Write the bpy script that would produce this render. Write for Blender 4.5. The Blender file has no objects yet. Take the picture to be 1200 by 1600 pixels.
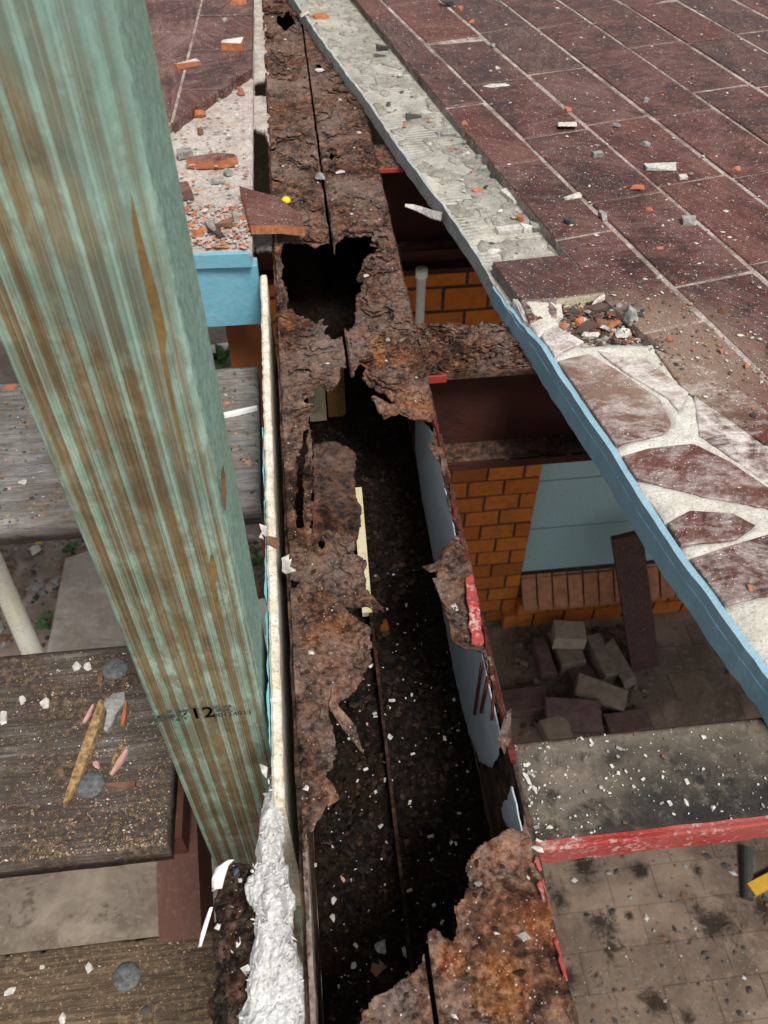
import bpy, bmesh, math, random
import numpy as np
from mathutils import Vector, Matrix

# ------------------------------------------------------------------ camera, sky, sun, exposure
FPX, PITCH, YAW, HC = 1314.0, math.atan2(1440, 1314.0), math.radians(6.4), 0.65
scene = bpy.context.scene
FW = np.array([math.sin(YAW)*math.cos(PITCH), math.cos(YAW)*math.cos(PITCH), -math.sin(PITCH)])
RT = np.array([math.cos(YAW), -math.sin(YAW), 0.0])
UP = np.cross(RT, FW)
CP = np.array([0.0, 0.0, HC])
cam_d = bpy.data.cameras.new('camera')
cam_d.sensor_fit = 'HORIZONTAL'; cam_d.sensor_width = 36.0; cam_d.lens = 36.0*FPX/1200.0
cam_d.clip_start = 0.02; cam_d.clip_end = 500.0
cam_d.dof.use_dof = True; cam_d.dof.focus_distance = 0.85; cam_d.dof.aperture_fstop = 20.0
cam = bpy.data.objects.new('camera', cam_d); scene.collection.objects.link(cam)
cam.matrix_world = Matrix(((RT[0], UP[0], -FW[0], CP[0]), (RT[1], UP[1], -FW[1], CP[1]), (RT[2], UP[2], -FW[2], CP[2]), (0, 0, 0, 1)))
scene.camera = cam

SUN_EL, SUN_AZ = math.radians(58), math.radians(157)     # azimuth clockwise from +Y: behind the camera, from the right
world = bpy.data.worlds.new('World'); scene.world = world; world.use_nodes = True
wn = world.node_tree.nodes; wl = world.node_tree.links; wn.clear()
w_out = wn.new('ShaderNodeOutputWorld'); w_bg = wn.new('ShaderNodeBackground'); w_sky = wn.new('ShaderNodeTexSky'); w_hs = wn.new('ShaderNodeHueSaturation')
w_sky.sky_type = 'NISHITA'; w_sky.sun_disc = False; w_sky.sun_elevation = SUN_EL; w_sky.sun_rotation = SUN_AZ
w_sky.air_density = 1.0; w_sky.dust_density = 3.0; w_sky.ozone_density = 1.0
w_hs.inputs['Saturation'].default_value = 0.22
wl.new(w_sky.outputs[0], w_hs.inputs['Color']); wl.new(w_hs.outputs[0], w_bg.inputs['Color'])
w_bg.inputs['Strength'].default_value = 0.085; wl.new(w_bg.outputs[0], w_out.inputs['Surface'])
sun_d = bpy.data.lights.new('sun', 'SUN'); sun_d.energy = 2.6; sun_d.angle = math.radians(18); sun_d.color = (1.0, 0.96, 0.9)
sun = bpy.data.objects.new('sun', sun_d); scene.collection.objects.link(sun)
sd = Vector((math.sin(SUN_AZ)*math.cos(SUN_EL), math.cos(SUN_AZ)*math.cos(SUN_EL), math.sin(SUN_EL)))
sun.rotation_euler = sd.to_track_quat('Z', 'Y').to_euler(); sun.location = (3, -3, 6)
vs = scene.view_settings; vs.view_transform = 'Standard'; vs.look = 'None'; vs.gamma = 1.0; vs.use_curve_mapping = False; vs.exposure = 0.6

# ------------------------------------------------------------------ helpers
rng = np.random.default_rng(7); random.seed(7)
COL = scene.collection
def ray(px, py): return (px-600)/FPX*RT - (py-800)/FPX*UP + FW
def at(px, py, z=0.0):
    d = ray(px, py); return CP + d*(z-HC)/d[2]
def at_y(px, py, Y):
    d = ray(px, py); return CP + d*Y/d[1]
def at_x(px, py, X):
    d = ray(px, py); return CP + d*X/d[0]
def mpp(px, py, z=0.0):
    d = ray(px, py); return (z-HC)/d[2]/FPX          # metres per photo pixel at that point
def poly(pts, z=0.0): return np.array([at(x, y, z)[:2] for x, y in pts])

def hash3(i, j, k, s):
    n = (i.astype(np.int64)*374761393 + j.astype(np.int64)*668265263 + k.astype(np.int64)*2147483647 + s*974634777) & 0xffffffff
    n = ((n ^ (n >> 13))*1274126177) & 0xffffffff
    n = ((n ^ (n >> 16))*2246822519) & 0xffffffff
    return ((n ^ (n >> 15)) & 0xffff)/65535.0
def vnoise(x, y, z, s=0):
    xi, yi, zi = np.floor(x), np.floor(y), np.floor(z)
    fx, fy, fz = x-xi, y-yi, z-zi
    fx, fy, fz = fx*fx*(3-2*fx), fy*fy*(3-2*fy), fz*fz*(3-2*fz)
    r = 0
    for a in (0, 1):
        for b in (0, 1):
            for c in (0, 1):
                w = (fx if a else 1-fx)*(fy if b else 1-fy)*(fz if c else 1-fz)
                r = r + w*hash3(xi+a, yi+b, zi+c, s)
    return r
def fbm(x, y, z=0.0, octv=4, s=0):
    x = np.asarray(x, float); y = np.asarray(y, float); z = np.zeros_like(x)+z
    r = 0; a = 0.5; t = 0
    for o in range(octv):
        r = r + a*vnoise(x, y, z, s+o*17); t += a
        x, y, z, a = x*2.03+3.1, y*2.03+1.7, z*2.03+5.3, a*0.5
    return r/t*2-1                                   # -1 .. 1

def psd(x, y, P):                                    # signed distance to a polygon, positive inside
    x = np.asarray(x); y = np.asarray(y)
    best = np.full(x.shape, 1e9); ins = np.zeros(x.shape, bool)
    n = len(P)
    for i in range(n):
        ax, ay = P[i]; bx, by = P[(i+1) % n]
        dx, dy = bx-ax, by-ay; L = dx*dx+dy*dy+1e-18
        t = np.clip(((x-ax)*dx+(y-ay)*dy)/L, 0, 1)
        best = np.minimum(best, np.hypot(x-ax-t*dx, y-ay-t*dy))
        c = (ay > y) != (by > y)
        ins ^= c & (x < (bx-ax)*(y-ay)/(by-ay+1e-18)+ax)
    return np.where(ins, best, -best)

def link(o, parent=None):
    COL.objects.link(o)
    if parent is not None: o.parent = parent
    return o
def tag(o, label=None, cat=None, group=None, kind=None):
    if label: o['label'] = label
    if cat: o['category'] = cat
    if group: o['group'] = group
    if kind: o['kind'] = kind
    return o
def empty(name, loc): 
    o = bpy.data.objects.new(name, None); o.empty_display_size = 0.05; o.location = loc
    return link(o)
def mesh_obj(name, verts, faces, mat, parent=None, smooth=False, mats=None, midx=None, origin=None):
    verts = np.asarray(verts, float)
    if origin is None:
        origin = np.array([(verts[:, 0].min()+verts[:, 0].max())/2, (verts[:, 1].min()+verts[:, 1].max())/2, verts[:, 2].min()])
    origin = np.asarray(origin, float)
    m = bpy.data.meshes.new(name)
    m.from_pydata((verts-origin).tolist(), [], [list(map(int, f)) for f in faces])
    for mm in (mats or [mat]): m.materials.append(mm)
    if midx is not None: m.polygons.foreach_set('material_index', np.asarray(midx, np.int32))
    if smooth: m.polygons.foreach_set('use_smooth', np.ones(len(m.polygons), bool))
    m.update()
    o = bpy.data.objects.new(name, m)
    COL.objects.link(o)
    if parent is not None:
        o.parent = parent; o.location = Vector(origin)-world_loc(parent)
    else: o.location = Vector(origin)
    return o
def world_loc(o):
    v = Vector(o.location); p = o.parent
    while p is not None: v = v+Vector(p.location); p = p.parent
    return v

def prism(P, z0, z1, inset=0.0):                     # polygon P (ccw or cw) pulled from z0 to z1
    P = np.asarray(P, float)
    area = 0.5*np.sum(P[:, 0]*np.roll(P[:, 1], -1)-np.roll(P[:, 0], -1)*P[:, 1])
    if area < 0: P = P[::-1]
    n = len(P); c = P.mean(0)
    T = c+(P-c)*(1-inset)
    z0 = np.zeros(n)+z0; z1 = np.zeros(n)+z1
    v = np.vstack([np.c_[P, z0], np.c_[T, z1]])
    f = [list(range(n))[::-1], list(range(n, 2*n))]+[[i, (i+1) % n, n+(i+1) % n, n+i] for i in range(n)]
    return v, f
def bevel_prism(P, z0, z1, b):                       # prism with a chamfered top edge
    P = np.asarray(P, float)
    area = 0.5*np.sum(P[:, 0]*np.roll(P[:, 1], -1)-np.roll(P[:, 0], -1)*P[:, 1])
    if area < 0: P = P[::-1]
    n = len(P); ins = []
    for i in range(n):
        a, p, c = P[i-1], P[i], P[(i+1) % n]
        d1 = (p-a)/(np.linalg.norm(p-a)+1e-9); d2 = (c-p)/(np.linalg.norm(c-p)+1e-9)
        nn = np.array([-d1[1]-d2[1], d1[0]+d2[0]]); nn /= (np.linalg.norm(nn)+1e-9)
        ins.append(p+nn*b)
    T = np.array(ins)
    v = np.vstack([np.c_[P, np.full(n, z0)], np.c_[P, np.full(n, z1-b*0.8)], np.c_[T, np.full(n, z1)]])
    f = [list(range(n))[::-1], list(range(2*n, 3*n))]
    for k in (0, 1): f += [[k*n+i, k*n+(i+1) % n, (k+1)*n+(i+1) % n, (k+1)*n+i] for i in range(n)]
    return v, f
def box_vf(x0, x1, y0, y1, z0, z1, b=0.0):
    if b > 0: return bevel_prism([(x0, y0), (x1, y0), (x1, y1), (x0, y1)], z0, z1, b)
    return prism([(x0, y0), (x1, y0), (x1, y1), (x0, y1)], z0, z1)
def merge(parts):
    V, F, o = [], [], 0
    for v, f in parts:
        V.append(np.asarray(v)); F += [[i+o for i in q] for q in f]; o += len(v)
    return np.vstack(V), F
def tube_vf(p0, p1, r0, r1=None, n=12):
    p0 = Vector(p0); p1 = Vector(p1); r1 = r0 if r1 is None else r1
    d = (p1-p0).normalized(); a = d.orthogonal().normalized(); b = d.cross(a)
    v = []
    for p, r in ((p0, r0), (p1, r1)):
        for i in range(n):
            t = 2*math.pi*i/n; v.append(p+(a*math.cos(t)+b*math.sin(t))*r)
    f = [[i, (i+1) % n, n+(i+1) % n, n+i] for i in range(n)]+[list(range(n))[::-1], list(range(n, 2*n))]
    return np.array([list(q) for q in v]), f
def beam_vf(p0, p1, w, h, up=(0, 0, 1)):             # rectangular bar from p0 to p1
    p0 = Vector(p0); p1 = Vector(p1); d = (p1-p0).normalized(); s = d.cross(Vector(up)).normalized(); u = s.cross(d)
    v = [p+s*(w/2*a)+u*(h/2*b) for p in (p0, p1) for a, b in ((-1, -1), (1, -1), (1, 1), (-1, 1))]
    return np.array([list(q) for q in v]), [[0, 1, 2, 3], [7, 6, 5, 4], [0, 4, 5, 1], [1, 5, 6, 2], [2, 6, 7, 3], [3, 7, 4, 0]]

def ragged(name, A, B, F, frame, hfun, thick, mat, parent=None, smooth=True, mats=None, mfun=None):
    """Plate cut out of a fine grid by the field F (>0 = solid) with the border snapped onto F = 0."""
    a, b = np.meshgrid(A, B, indexing='ij'); na, nb = a.shape
    ca = np.gradient(A)[:, None]; cb = np.gradient(B)[None, :]
    ja = (rng.random(a.shape)-.5)*ca*.35; jb = (rng.random(a.shape)-.5)*cb*.35
    ja[0] = ja[-1] = 0; jb[:, 0] = jb[:, -1] = 0
    a = a+ja; b = b+jb
    f0 = F(a, b); e = 4e-4
    ga = (F(a+e, b)-f0)/e; gb = (F(a, b+e)-f0)/e; g2 = ga*ga+gb*gb+0.05
    out = f0 < 0
    sa = np.clip(-f0*ga/g2, -1.3*ca, 1.3*ca); sb = np.clip(-f0*gb/g2, -1.3*cb, 1.3*cb)
    a2 = np.where(out, a+sa, a); b2 = np.where(out, b+sb, b)
    ins = ~out
    keep = (ins[:-1, :-1].astype(int)+ins[1:, :-1]+ins[:-1, 1:]+ins[1:, 1:]) >= 2
    h = hfun(a2, b2, f0)
    N = na*nb
    I = np.arange(N).reshape(na, nb)
    q = np.stack([I[:-1, :-1], I[1:, :-1], I[1:, 1:], I[:-1, 1:]], -1)[keep]
    if len(q) == 0: return None
    if mfun is not None:
        cm = mfun((a2[:-1, :-1]+a2[1:, 1:])/2, (b2[:-1, :-1]+b2[1:, 1:])/2, (f0[:-1, :-1]+f0[1:, 1:])/2)[keep]
    else: cm = np.zeros(len(q), int)
    ed = np.vstack([q[:, [0, 1]], q[:, [1, 2]], q[:, [2, 3]], q[:, [3, 0]]])
    key = np.sort(ed, 1); kk = key[:, 0]*N+key[:, 1]
    u, inv, cnt = np.unique(kk, return_inverse=True, return_counts=True)
    bd = ed[cnt[inv] == 1]; bm = np.tile(cm, 4)[cnt[inv] == 1]
    top = np.stack(frame(a2.ravel(), b2.ravel(), h.ravel()), -1)
    bot = np.stack(frame(a2.ravel(), b2.ravel(), h.ravel()-thick), -1)
    faces = np.vstack([q, q[:, ::-1]+N, np.c_[bd[:, 1], bd[:, 0], bd[:, 0]+N, bd[:, 1]+N]])
    midx = np.r_[cm, cm, bm]
    used = np.unique(faces); rm = np.full(2*N, -1); rm[used] = np.arange(len(used))
    V = np.vstack([top, bot])[used]
    return mesh_obj(name, V, rm[faces].tolist(), mat, parent, smooth, mats, midx)

OCT = np.array([[1, 0, 0], [-1, 0, 0], [0, 1, 0], [0, -1, 0], [0, 0, 1], [0, 0, -1]], float)
OCTF = np.array([[0, 2, 4], [2, 1, 4], [1, 3, 4], [3, 0, 4], [2, 0, 5], [1, 2, 5], [3, 1, 5], [0, 3, 5]])
BOX = np.array([[-1, -1, -1], [1, -1, -1], [1, 1, -1], [-1, 1, -1], [-1, -1, 1], [1, -1, 1], [1, 1, 1], [-1, 1, 1]], float)
BOXF = np.array([[0, 3, 2], [0, 2, 1], [4, 5, 6], [4, 6, 7], [0, 1, 5], [0, 5, 4], [1, 2, 6], [1, 6, 5], [2, 3, 7], [2, 7, 6], [3, 0, 4], [3, 4, 7]])
def crumbs(name, pts, size, mats, weights, parent=None, flat=0.4, aspect=1.6, tilt=0.25, box=False, lift=0.6):
    """Many tiny grains joined into one stuff object."""
    n = len(pts); base, bf = (BOX*.8, BOXF) if box else (OCT, OCTF)
    s = size[0]*(size[1]/size[0])**(rng.random(n)**2.2)
    sc = np.stack([s*(1+rng.random(n)*(aspect-1)), s, s*flat*(.6+.8*rng.random(n))], -1)
    v = base[None]*sc[:, None, :]*(0.65+0.7*rng.random((n, len(base), 3)))
    ang = rng.random(n)*6.283; ca, sa = np.cos(ang), np.sin(ang)
    tx = (rng.random(n)-.5)*2*tilt; ct, st = np.cos(tx), np.sin(tx)
    y = v[:, :, 1]*ct[:, None]-v[:, :, 2]*st[:, None]; z = v[:, :, 1]*st[:, None]+v[:, :, 2]*ct[:, None]
    x = v[:, :, 0]
    X = x*ca[:, None]-y*sa[:, None]; Y = x*sa[:, None]+y*ca[:, None]
    V = np.stack([X, Y, z], -1)+np.asarray(pts)[:, None, :]
    V[:, :, 2] += (sc[:, 2]*lift)[:, None]
    F = (bf[None]+np.arange(n)[:, None, None]*len(base)).reshape(-1, 3)
    w = np.asarray(weights, float); w /= w.sum()
    mi = np.repeat(rng.choice(len(mats), n, p=w), len(bf))
    o = mesh_obj(name, V.reshape(-1, 3), F.tolist(), None, parent, False, mats, mi)
    o['kind'] = 'stuff'
    return o

# ------------------------------------------------------------------ materials
class NT:
    def __init__(s, name):
        s.m = bpy.data.materials.new(name); s.m.use_nodes = True
        s.t = s.m.node_tree; s.n = s.t.nodes; s.l = s.t.links
        s.b = s.n['Principled BSDF']; s.pos = s.n.new('ShaderNodeNewGeometry').outputs['Position']
    def set(s, sock, v):
        if isinstance(v, bpy.types.NodeSocket): s.l.new(v, sock)
        elif isinstance(v, (tuple, list)) and len(v) == 3 and sock.type == 'RGBA': sock.default_value = (*v, 1)
        else: sock.default_value = v
    def vec(s, sc=(1, 1, 1), rot=(0, 0, 0), off=(0, 0, 0), src=None):
        n = s.n.new('ShaderNodeMapping'); s.l.new(src or s.pos, n.inputs['Vector'])
        n.inputs['Scale'].default_value = sc; n.inputs['Rotation'].default_value = rot; n.inputs['Location'].default_value = off
        return n.outputs[0]
    def noise(s, scale, detail=4, rough=.55, dist=0.0, v=None):
        n = s.n.new('ShaderNodeTexNoise'); s.l.new(v or s.pos, n.inputs['Vector'])
        n.inputs['Scale'].default_value = scale; n.inputs['Detail'].default_value = detail
        n.inputs['Roughness'].default_value = rough; n.inputs['Distortion'].default_value = dist
        return n.outputs['Fac']
    def vor(s, scale, v=None, feat='F1', out='Distance', rnd=1.0):
        n = s.n.new('ShaderNodeTexVoronoi'); n.feature = feat; s.l.new(v or s.pos, n.inputs['Vector'])
        n.inputs['Scale'].default_value = scale; n.inputs['Randomness'].default_value = rnd
        return n.outputs[out]
    def ramp(s, f, *stops):
        n = s.n.new('ShaderNodeValToRGB'); s.l.new(f, n.inputs[0]); e = n.color_ramp.elements
        while len(e) < len(stops): e.new(0.5)
        for el, (p, c) in zip(e, stops):
            el.position = p; el.color = (c, c, c, 1) if not isinstance(c, tuple) else (*c, 1)
        return n.outputs[0]
    def mix(s, f, a, b, mode='MIX'):
        n = s.n.new('ShaderNodeMix'); n.data_type = 'RGBA'; n.blend_type = mode
        s.set(n.inputs[0], f); s.set(n.inputs[6], a); s.set(n.inputs[7], b)
        return n.outputs[2]
    def math(s, op, a, b=0.0, clamp=False):
        n = s.n.new('ShaderNodeMath'); n.operation = op; n.use_clamp = clamp
        s.set(n.inputs[0], a); s.set(n.inputs[1], b); return n.outputs[0]
    def spot(s, c, r, v=None):                        # 1 at the point c, 0 at r metres
        n = s.n.new('ShaderNodeVectorMath'); n.operation = 'DISTANCE'; s.l.new(v or s.pos, n.inputs[0]); n.inputs[1].default_value = c
        k = s.n.new('ShaderNodeMapRange'); s.l.new(n.outputs['Value'], k.inputs[0]); k.inputs[1].default_value = 0; k.inputs[2].default_value = r
        k.inputs[3].default_value = 1; k.inputs[4].default_value = 0; k.clamp = True
        return k.outputs[0]
    def rand(s): return s.n.new('ShaderNodeObjectInfo').outputs['Random']
    def bump(s, h, strength=.5, dist=.002, prev=None):
        n = s.n.new('ShaderNodeBump'); n.inputs['Strength'].default_value = strength; n.inputs['Distance'].default_value = dist
        s.l.new(h, n.inputs['Height'])
        if prev is not None: s.l.new(prev, n.inputs['Normal'])
        return n.outputs[0]
    def done(s, col, rough=.8, bump=None, metal=0.0, spec=.16):
        s.set(s.b.inputs['Base Color'], col); s.set(s.b.inputs['Roughness'], rough); s.set(s.b.inputs['Metallic'], metal)
        s.b.inputs['Specular IOR Level'].default_value = spec
        if bump is not None: s.l.new(bump, s.b.inputs['Normal'])
        return s.m

def specks(t, col, scale, thr, c, soft=.04):           # scattered grains of one colour
    f = t.ramp(t.vor(scale), (thr, 1.0), (thr+soft, 0.0))
    pick = t.ramp(t.noise(scale*.35, 2), (.50, 0.0), (.60, 1.0))
    return t.mix(t.math('MULTIPLY', f, pick), col, c)

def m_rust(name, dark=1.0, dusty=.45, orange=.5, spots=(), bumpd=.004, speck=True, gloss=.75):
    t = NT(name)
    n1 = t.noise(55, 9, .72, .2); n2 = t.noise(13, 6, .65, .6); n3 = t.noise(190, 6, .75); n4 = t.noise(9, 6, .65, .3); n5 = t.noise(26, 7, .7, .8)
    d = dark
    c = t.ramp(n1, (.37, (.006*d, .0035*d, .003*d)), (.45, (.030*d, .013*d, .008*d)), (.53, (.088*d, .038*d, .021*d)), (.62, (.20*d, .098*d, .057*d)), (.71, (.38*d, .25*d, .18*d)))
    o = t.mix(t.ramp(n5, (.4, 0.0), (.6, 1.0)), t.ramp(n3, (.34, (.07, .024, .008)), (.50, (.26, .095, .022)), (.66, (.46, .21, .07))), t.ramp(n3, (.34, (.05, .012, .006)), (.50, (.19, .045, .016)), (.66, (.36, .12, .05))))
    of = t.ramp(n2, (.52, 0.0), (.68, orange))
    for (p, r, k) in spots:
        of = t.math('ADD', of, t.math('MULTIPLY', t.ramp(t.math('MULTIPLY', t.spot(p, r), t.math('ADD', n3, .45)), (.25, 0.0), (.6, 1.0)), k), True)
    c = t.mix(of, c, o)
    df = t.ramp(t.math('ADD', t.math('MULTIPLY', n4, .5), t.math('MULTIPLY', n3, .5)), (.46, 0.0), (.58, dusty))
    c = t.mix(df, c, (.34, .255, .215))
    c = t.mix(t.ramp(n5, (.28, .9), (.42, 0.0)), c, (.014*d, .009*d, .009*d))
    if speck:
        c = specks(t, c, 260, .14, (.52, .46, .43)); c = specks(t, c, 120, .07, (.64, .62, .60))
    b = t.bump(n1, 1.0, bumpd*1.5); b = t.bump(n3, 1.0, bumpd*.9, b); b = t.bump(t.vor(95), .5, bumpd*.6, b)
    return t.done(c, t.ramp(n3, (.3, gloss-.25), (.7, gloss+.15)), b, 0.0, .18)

P_or = tuple(at(600, 560, 0)); P_or2 = tuple(at(560, 510, 0)); P_or3 = tuple(at(640, 635, 0))
M_rust = m_rust('rusted_steel', 1.1, .5, .62, [(P_or, .07, .9), (P_or3, .06, .9), (tuple(at(470, 500, 0)), .04, .8), (tuple(at(520, 1000, 0)), .05, .5)])
M_rust_end = m_rust('rusted_steel_pitted', 1.45, .62, .6, [(tuple(at(780, 1545, 0)), .035, 1.0), (tuple(at(705, 1500, 0)), .02, 1.0), (tuple(at(850, 1440, 0)), .03, .7)], .003, True, .5)
M_rust_scale = m_rust('flaking_rust_scale', 1.4, .7, .7, [], .006)
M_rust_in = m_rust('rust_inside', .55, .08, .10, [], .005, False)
M_rust_dark = m_rust('dark_rust', .8, .25, .2, [], .004, False)  # darker, less dusty and less orange rust, without pale specks

def m_debris():
    t = NT('black_rust_grit')
    n = t.noise(120, 6, .7); n2 = t.noise(30, 4)
    c = t.ramp(n, (.35, (.004, .003, .0025)), (.55, (.014, .009, .006)), (.75, (.045, .024, .013)))
    c = t.mix(t.ramp(n2, (.5, 0.0), (.7, .4)), c, (.035, .017, .011))
    return t.done(c, .85, t.bump(n, 1.0, .006), 0.0, .08)
M_debris = m_debris()

def m_paint(name, base, alt, worn=.3, wornc=(.3, .3, .3), scale=60, rough=.55, bumpd=.0008, grime=(.12, .12, .11)):
    t = NT(name)
    n = t.noise(scale, 6, .65); n2 = t.noise(scale*.25, 5, .6, .5); n3 = t.noise(scale*4, 3, .6)
    c = t.mix(t.ramp(n2, (.38, 0.0), (.62, 1.0)), base, alt)
    c = t.mix(t.ramp(t.math('ADD', t.math('MULTIPLY', n, .6), t.math('MULTIPLY', n3, .4)), (.54, 0.0), (.64, worn)), c, wornc)
    c = t.mix(t.ramp(n3, (.56, 0.0), (.75, .35)), c, grime)
    b = t.bump(n, .5, bumpd*2); b = t.bump(n3, .5, bumpd, b)
    return t.done(c, rough, b)
M_blue = m_paint('light_blue_paint', (.20, .345, .43), (.245, .39, .47), .35, (.38, .49, .55), 70, .55, .0014)
M_blue_left = m_paint('sky_blue_paint', (.135, .335, .43), (.185, .395, .49), .4, (.28, .44, .51), 22, .5, .0012, (.08, .20, .23))
M_teal = m_paint('teal_paint', (.10, .36, .40), (.16, .42, .48), .3, (.5, .55, .52), 60)
M_bluegrey = m_paint('weathered_blue_grey_paint', (.40, .48, .53), (.48, .55, .59), .8, (.64, .67, .68), 190, .7, .0016, (.05, .065, .085))
M_red = m_paint('red_oxide_primer', (.24, .024, .022), (.30, .045, .040), .6, (.16, .06, .05), 120, .6, .0012, (.14, .03, .025))
M_rededge = m_paint('rusty_red_edge', (.13, .022, .017), (.065, .022, .016), .7, (.075, .045, .034), 110, .75, .003, (.03, .013, .010))
M_redpink = m_paint('chalky_red_primer', (.29, .028, .024), (.33, .085, .075), .8, (.50, .40, .37), 42, .75, .002, (.10, .035, .03))
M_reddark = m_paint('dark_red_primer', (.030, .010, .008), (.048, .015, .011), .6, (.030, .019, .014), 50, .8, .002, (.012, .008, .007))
M_brown = m_paint('brown_steel_paint', (.085, .032, .022), (.10, .040, .028), .15, (.16, .08, .055), 30, .5)
M_white = m_paint('white_paint', (.78, .78, .76), (.72, .72, .70), .3, (.6, .6, .57), 80, .6)
M_cream = m_paint('cream_paint', (.52, .45, .28), (.58, .53, .37), .4, (.40, .26, .10), 25, .5)
M_pvc = m_paint('cream_plastic_pipe', (.62, .59, .45), (.66, .65, .56), .2, (.45, .38, .25), 18, .35, .0003)
M_yellow = m_paint('yellow_plastic', (.65, .52, .02), (.72, .58, .03), .1, (.5, .4, .1), 80, .4, .0003)
M_yellow_tool = m_paint('yellow_tool_paint', (.50, .28, .03), (.55, .33, .04), .4, (.2, .13, .05), 50, .5)

def m_tile(name, haze, smear=0.0, sl=0.0):
    t = NT(name)
    r = t.rand(); n = t.noise(10, 6, .65, .5); n2 = t.noise(60, 7, .75); n3 = t.noise(330, 4, .7)
    ro = t.n.new('ShaderNodeVectorRotate'); ro.rotation_type = 'Z_AXIS'; t.l.new(t.pos, ro.inputs['Vector']); t.l.new(t.math('MULTIPLY', r, 5.0), ro.inputs['Angle'])
    sv = t.vec((7, 55, 7), src=ro.outputs[0]); st = t.noise(1.7, 8, .8, 1.0, sv)
    c = t.mix(t.ramp(n, (.36, 0.0), (.62, 1.0)), (.020, .0052, .004), (.088, .0140, .0075))
    c = t.mix(t.ramp(r, (0.0, 0.0), (.45, .0), (1.0, .75)), c, (.034, .017, .015)); c = t.mix(t.ramp(r, (0.0, .55), (.35, 0.0)), c, (.098, .021, .010))
    c = t.mix(t.ramp(n2, (.48, 0.0), (.62, .6)), c, (.105, .026, .015))
    c = t.mix(t.ramp(n2, (.33, .8), (.44, 0.0)), c, (.022, .010, .009))
    hz = t.math('ADD', t.math('MULTIPLY', n, .40), t.math('MULTIPLY', st, .60))
    hf = t.math('MULTIPLY', t.ramp(hz, (.44, 0.0), (.60, haze)), t.ramp(n3, (.30, .35), (.62, 1.0)))
    c = t.mix(hf, c, (.235, .175, .155))
    c = t.mix(t.ramp(n3, (.57, 0.0), (.67, .22)), c, (.34, .26, .225))
    # brown soil left around the broken spot
    so = t.math('MULTIPLY', t.spot(tuple(at(1030, 545, .05)), .20), t.math('ADD', n2, .35))
    c = t.mix(t.ramp(so, (.18, 0.0), (.50, .8)), c, t.mix(n3, (.13, .08, .055), (.30, .22, .17)))
    if smear:
        w = t.math('ADD', t.math('MULTIPLY', t.noise(17, 8, .75, .8), .55), t.math('MULTIPLY', t.noise(1.7, 8, .8, 1.0, t.vec((14, 50, 14), (0, 0, .7))), .45))
        c = t.mix(t.math('MULTIPLY', t.ramp(w, (.47-sl, 0.0), (.61-sl, smear)), t.ramp(n3, (.25, .4), (.55, 1.0))), c, (.60, .56, .53))
    c = specks(t, c, 300, .17, (.55, .49, .46)); c = specks(t, c, 140, .10, (.64, .60, .57))
    b = t.bump(n2, .6, .0018); b = t.bump(n3, .4, .0006, b)
    return t.done(c, t.ramp(hz, (.4, .30), (.58, .75)), b, 0.0, .42)
M_tile = m_tile('maroon_glazed_tile', .42)
M_tile_left = m_tile('dusty_maroon_tile', .70)
M_tile_smear = m_tile('maroon_tile_with_mortar_haze', .35, .62)

def m_mortar(name, base, alt, dirt, sc=1.0, ridge=False, bumpd=.002):
    t = NT(name)
    n = t.noise(12*sc, 8, .7, .5); n2 = t.noise(85*sc, 7, .75); n3 = t.noise(330, 4, .7); n4 = t.noise(26*sc, 8, .75, .4)
    c = t.mix(t.ramp(n, (.38, 0.0), (.62, 1.0)), base, alt)
    c = t.mix(t.ramp(n4, (.50, 0.0), (.64, .6)), c, dirt)
    c = t.mix(t.ramp(n2, (.50, 0.0), (.66, .6)), c, dirt)
    c = t.mix(t.ramp(n3, (.34, .55), (.46, 0.0)), c, tuple(x*.45 for x in dirt))
    c = specks(t, c, 190, .12, (dirt[0]*.35, dirt[1]*.35, dirt[2]*.35)); c = specks(t, c, 130, .09, (.74, .72, .68))
    b = t.bump(n4, .6, bumpd*1.5); b = t.bump(n2, .9, bumpd, b); b = t.bump(n3, .5, bumpd*.4, b)
    if ridge:
        w = t.n.new('ShaderNodeTexWave'); w.wave_type = 'BANDS'; w.bands_direction = 'Y'; w.inputs['Scale'].default_value = 34
        w.inputs['Distortion'].default_value = 1.6; w.inputs['Detail'].default_value = 3; t.l.new(t.vec((1, 1, 1), (0, 0, -.12)), w.inputs['Vector'])
        mk = t.ramp(t.noise(5, 2), (.45, 0.0), (.58, 1.0)); hh = t.math('MULTIPLY', w.outputs['Fac'], mk)
        b = t.bump(hh, .9, .0022, b)
    return t.done(c, .9, b)
M_bed = m_mortar('bare_grey_mortar_bed', (.30, .285, .245), (.49, .46, .395), (.18, .17, .15), 1.0, True)
M_bed_left = m_mortar('dirty_mortar_bed', (.40, .35, .31), (.55, .50, .46), (.22, .14, .11), 1.6)
M_mortar = m_mortar('cream_mortar', (.68, .64, .54), (.82, .80, .74), (.56, .52, .46), 1.6, False, .005)
M_grout = m_mortar('pale_grout', (.20, .15, .125), (.50, .43, .385), (.09, .06, .045), 1.3)
M_fibre = m_mortar('torn_white_fibre', (.76, .755, .735), (.86, .86, .85), (.52, .50, .46), 2.0, False, .004)
M_fc_edge = m_mortar('fibre_cement_edge', (.66, .60, .47), (.80, .77, .70), (.48, .34, .16), 2.2, False, .002)
M_crust = m_rust('black_crust', .8, .5, .2, [], .008)

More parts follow.
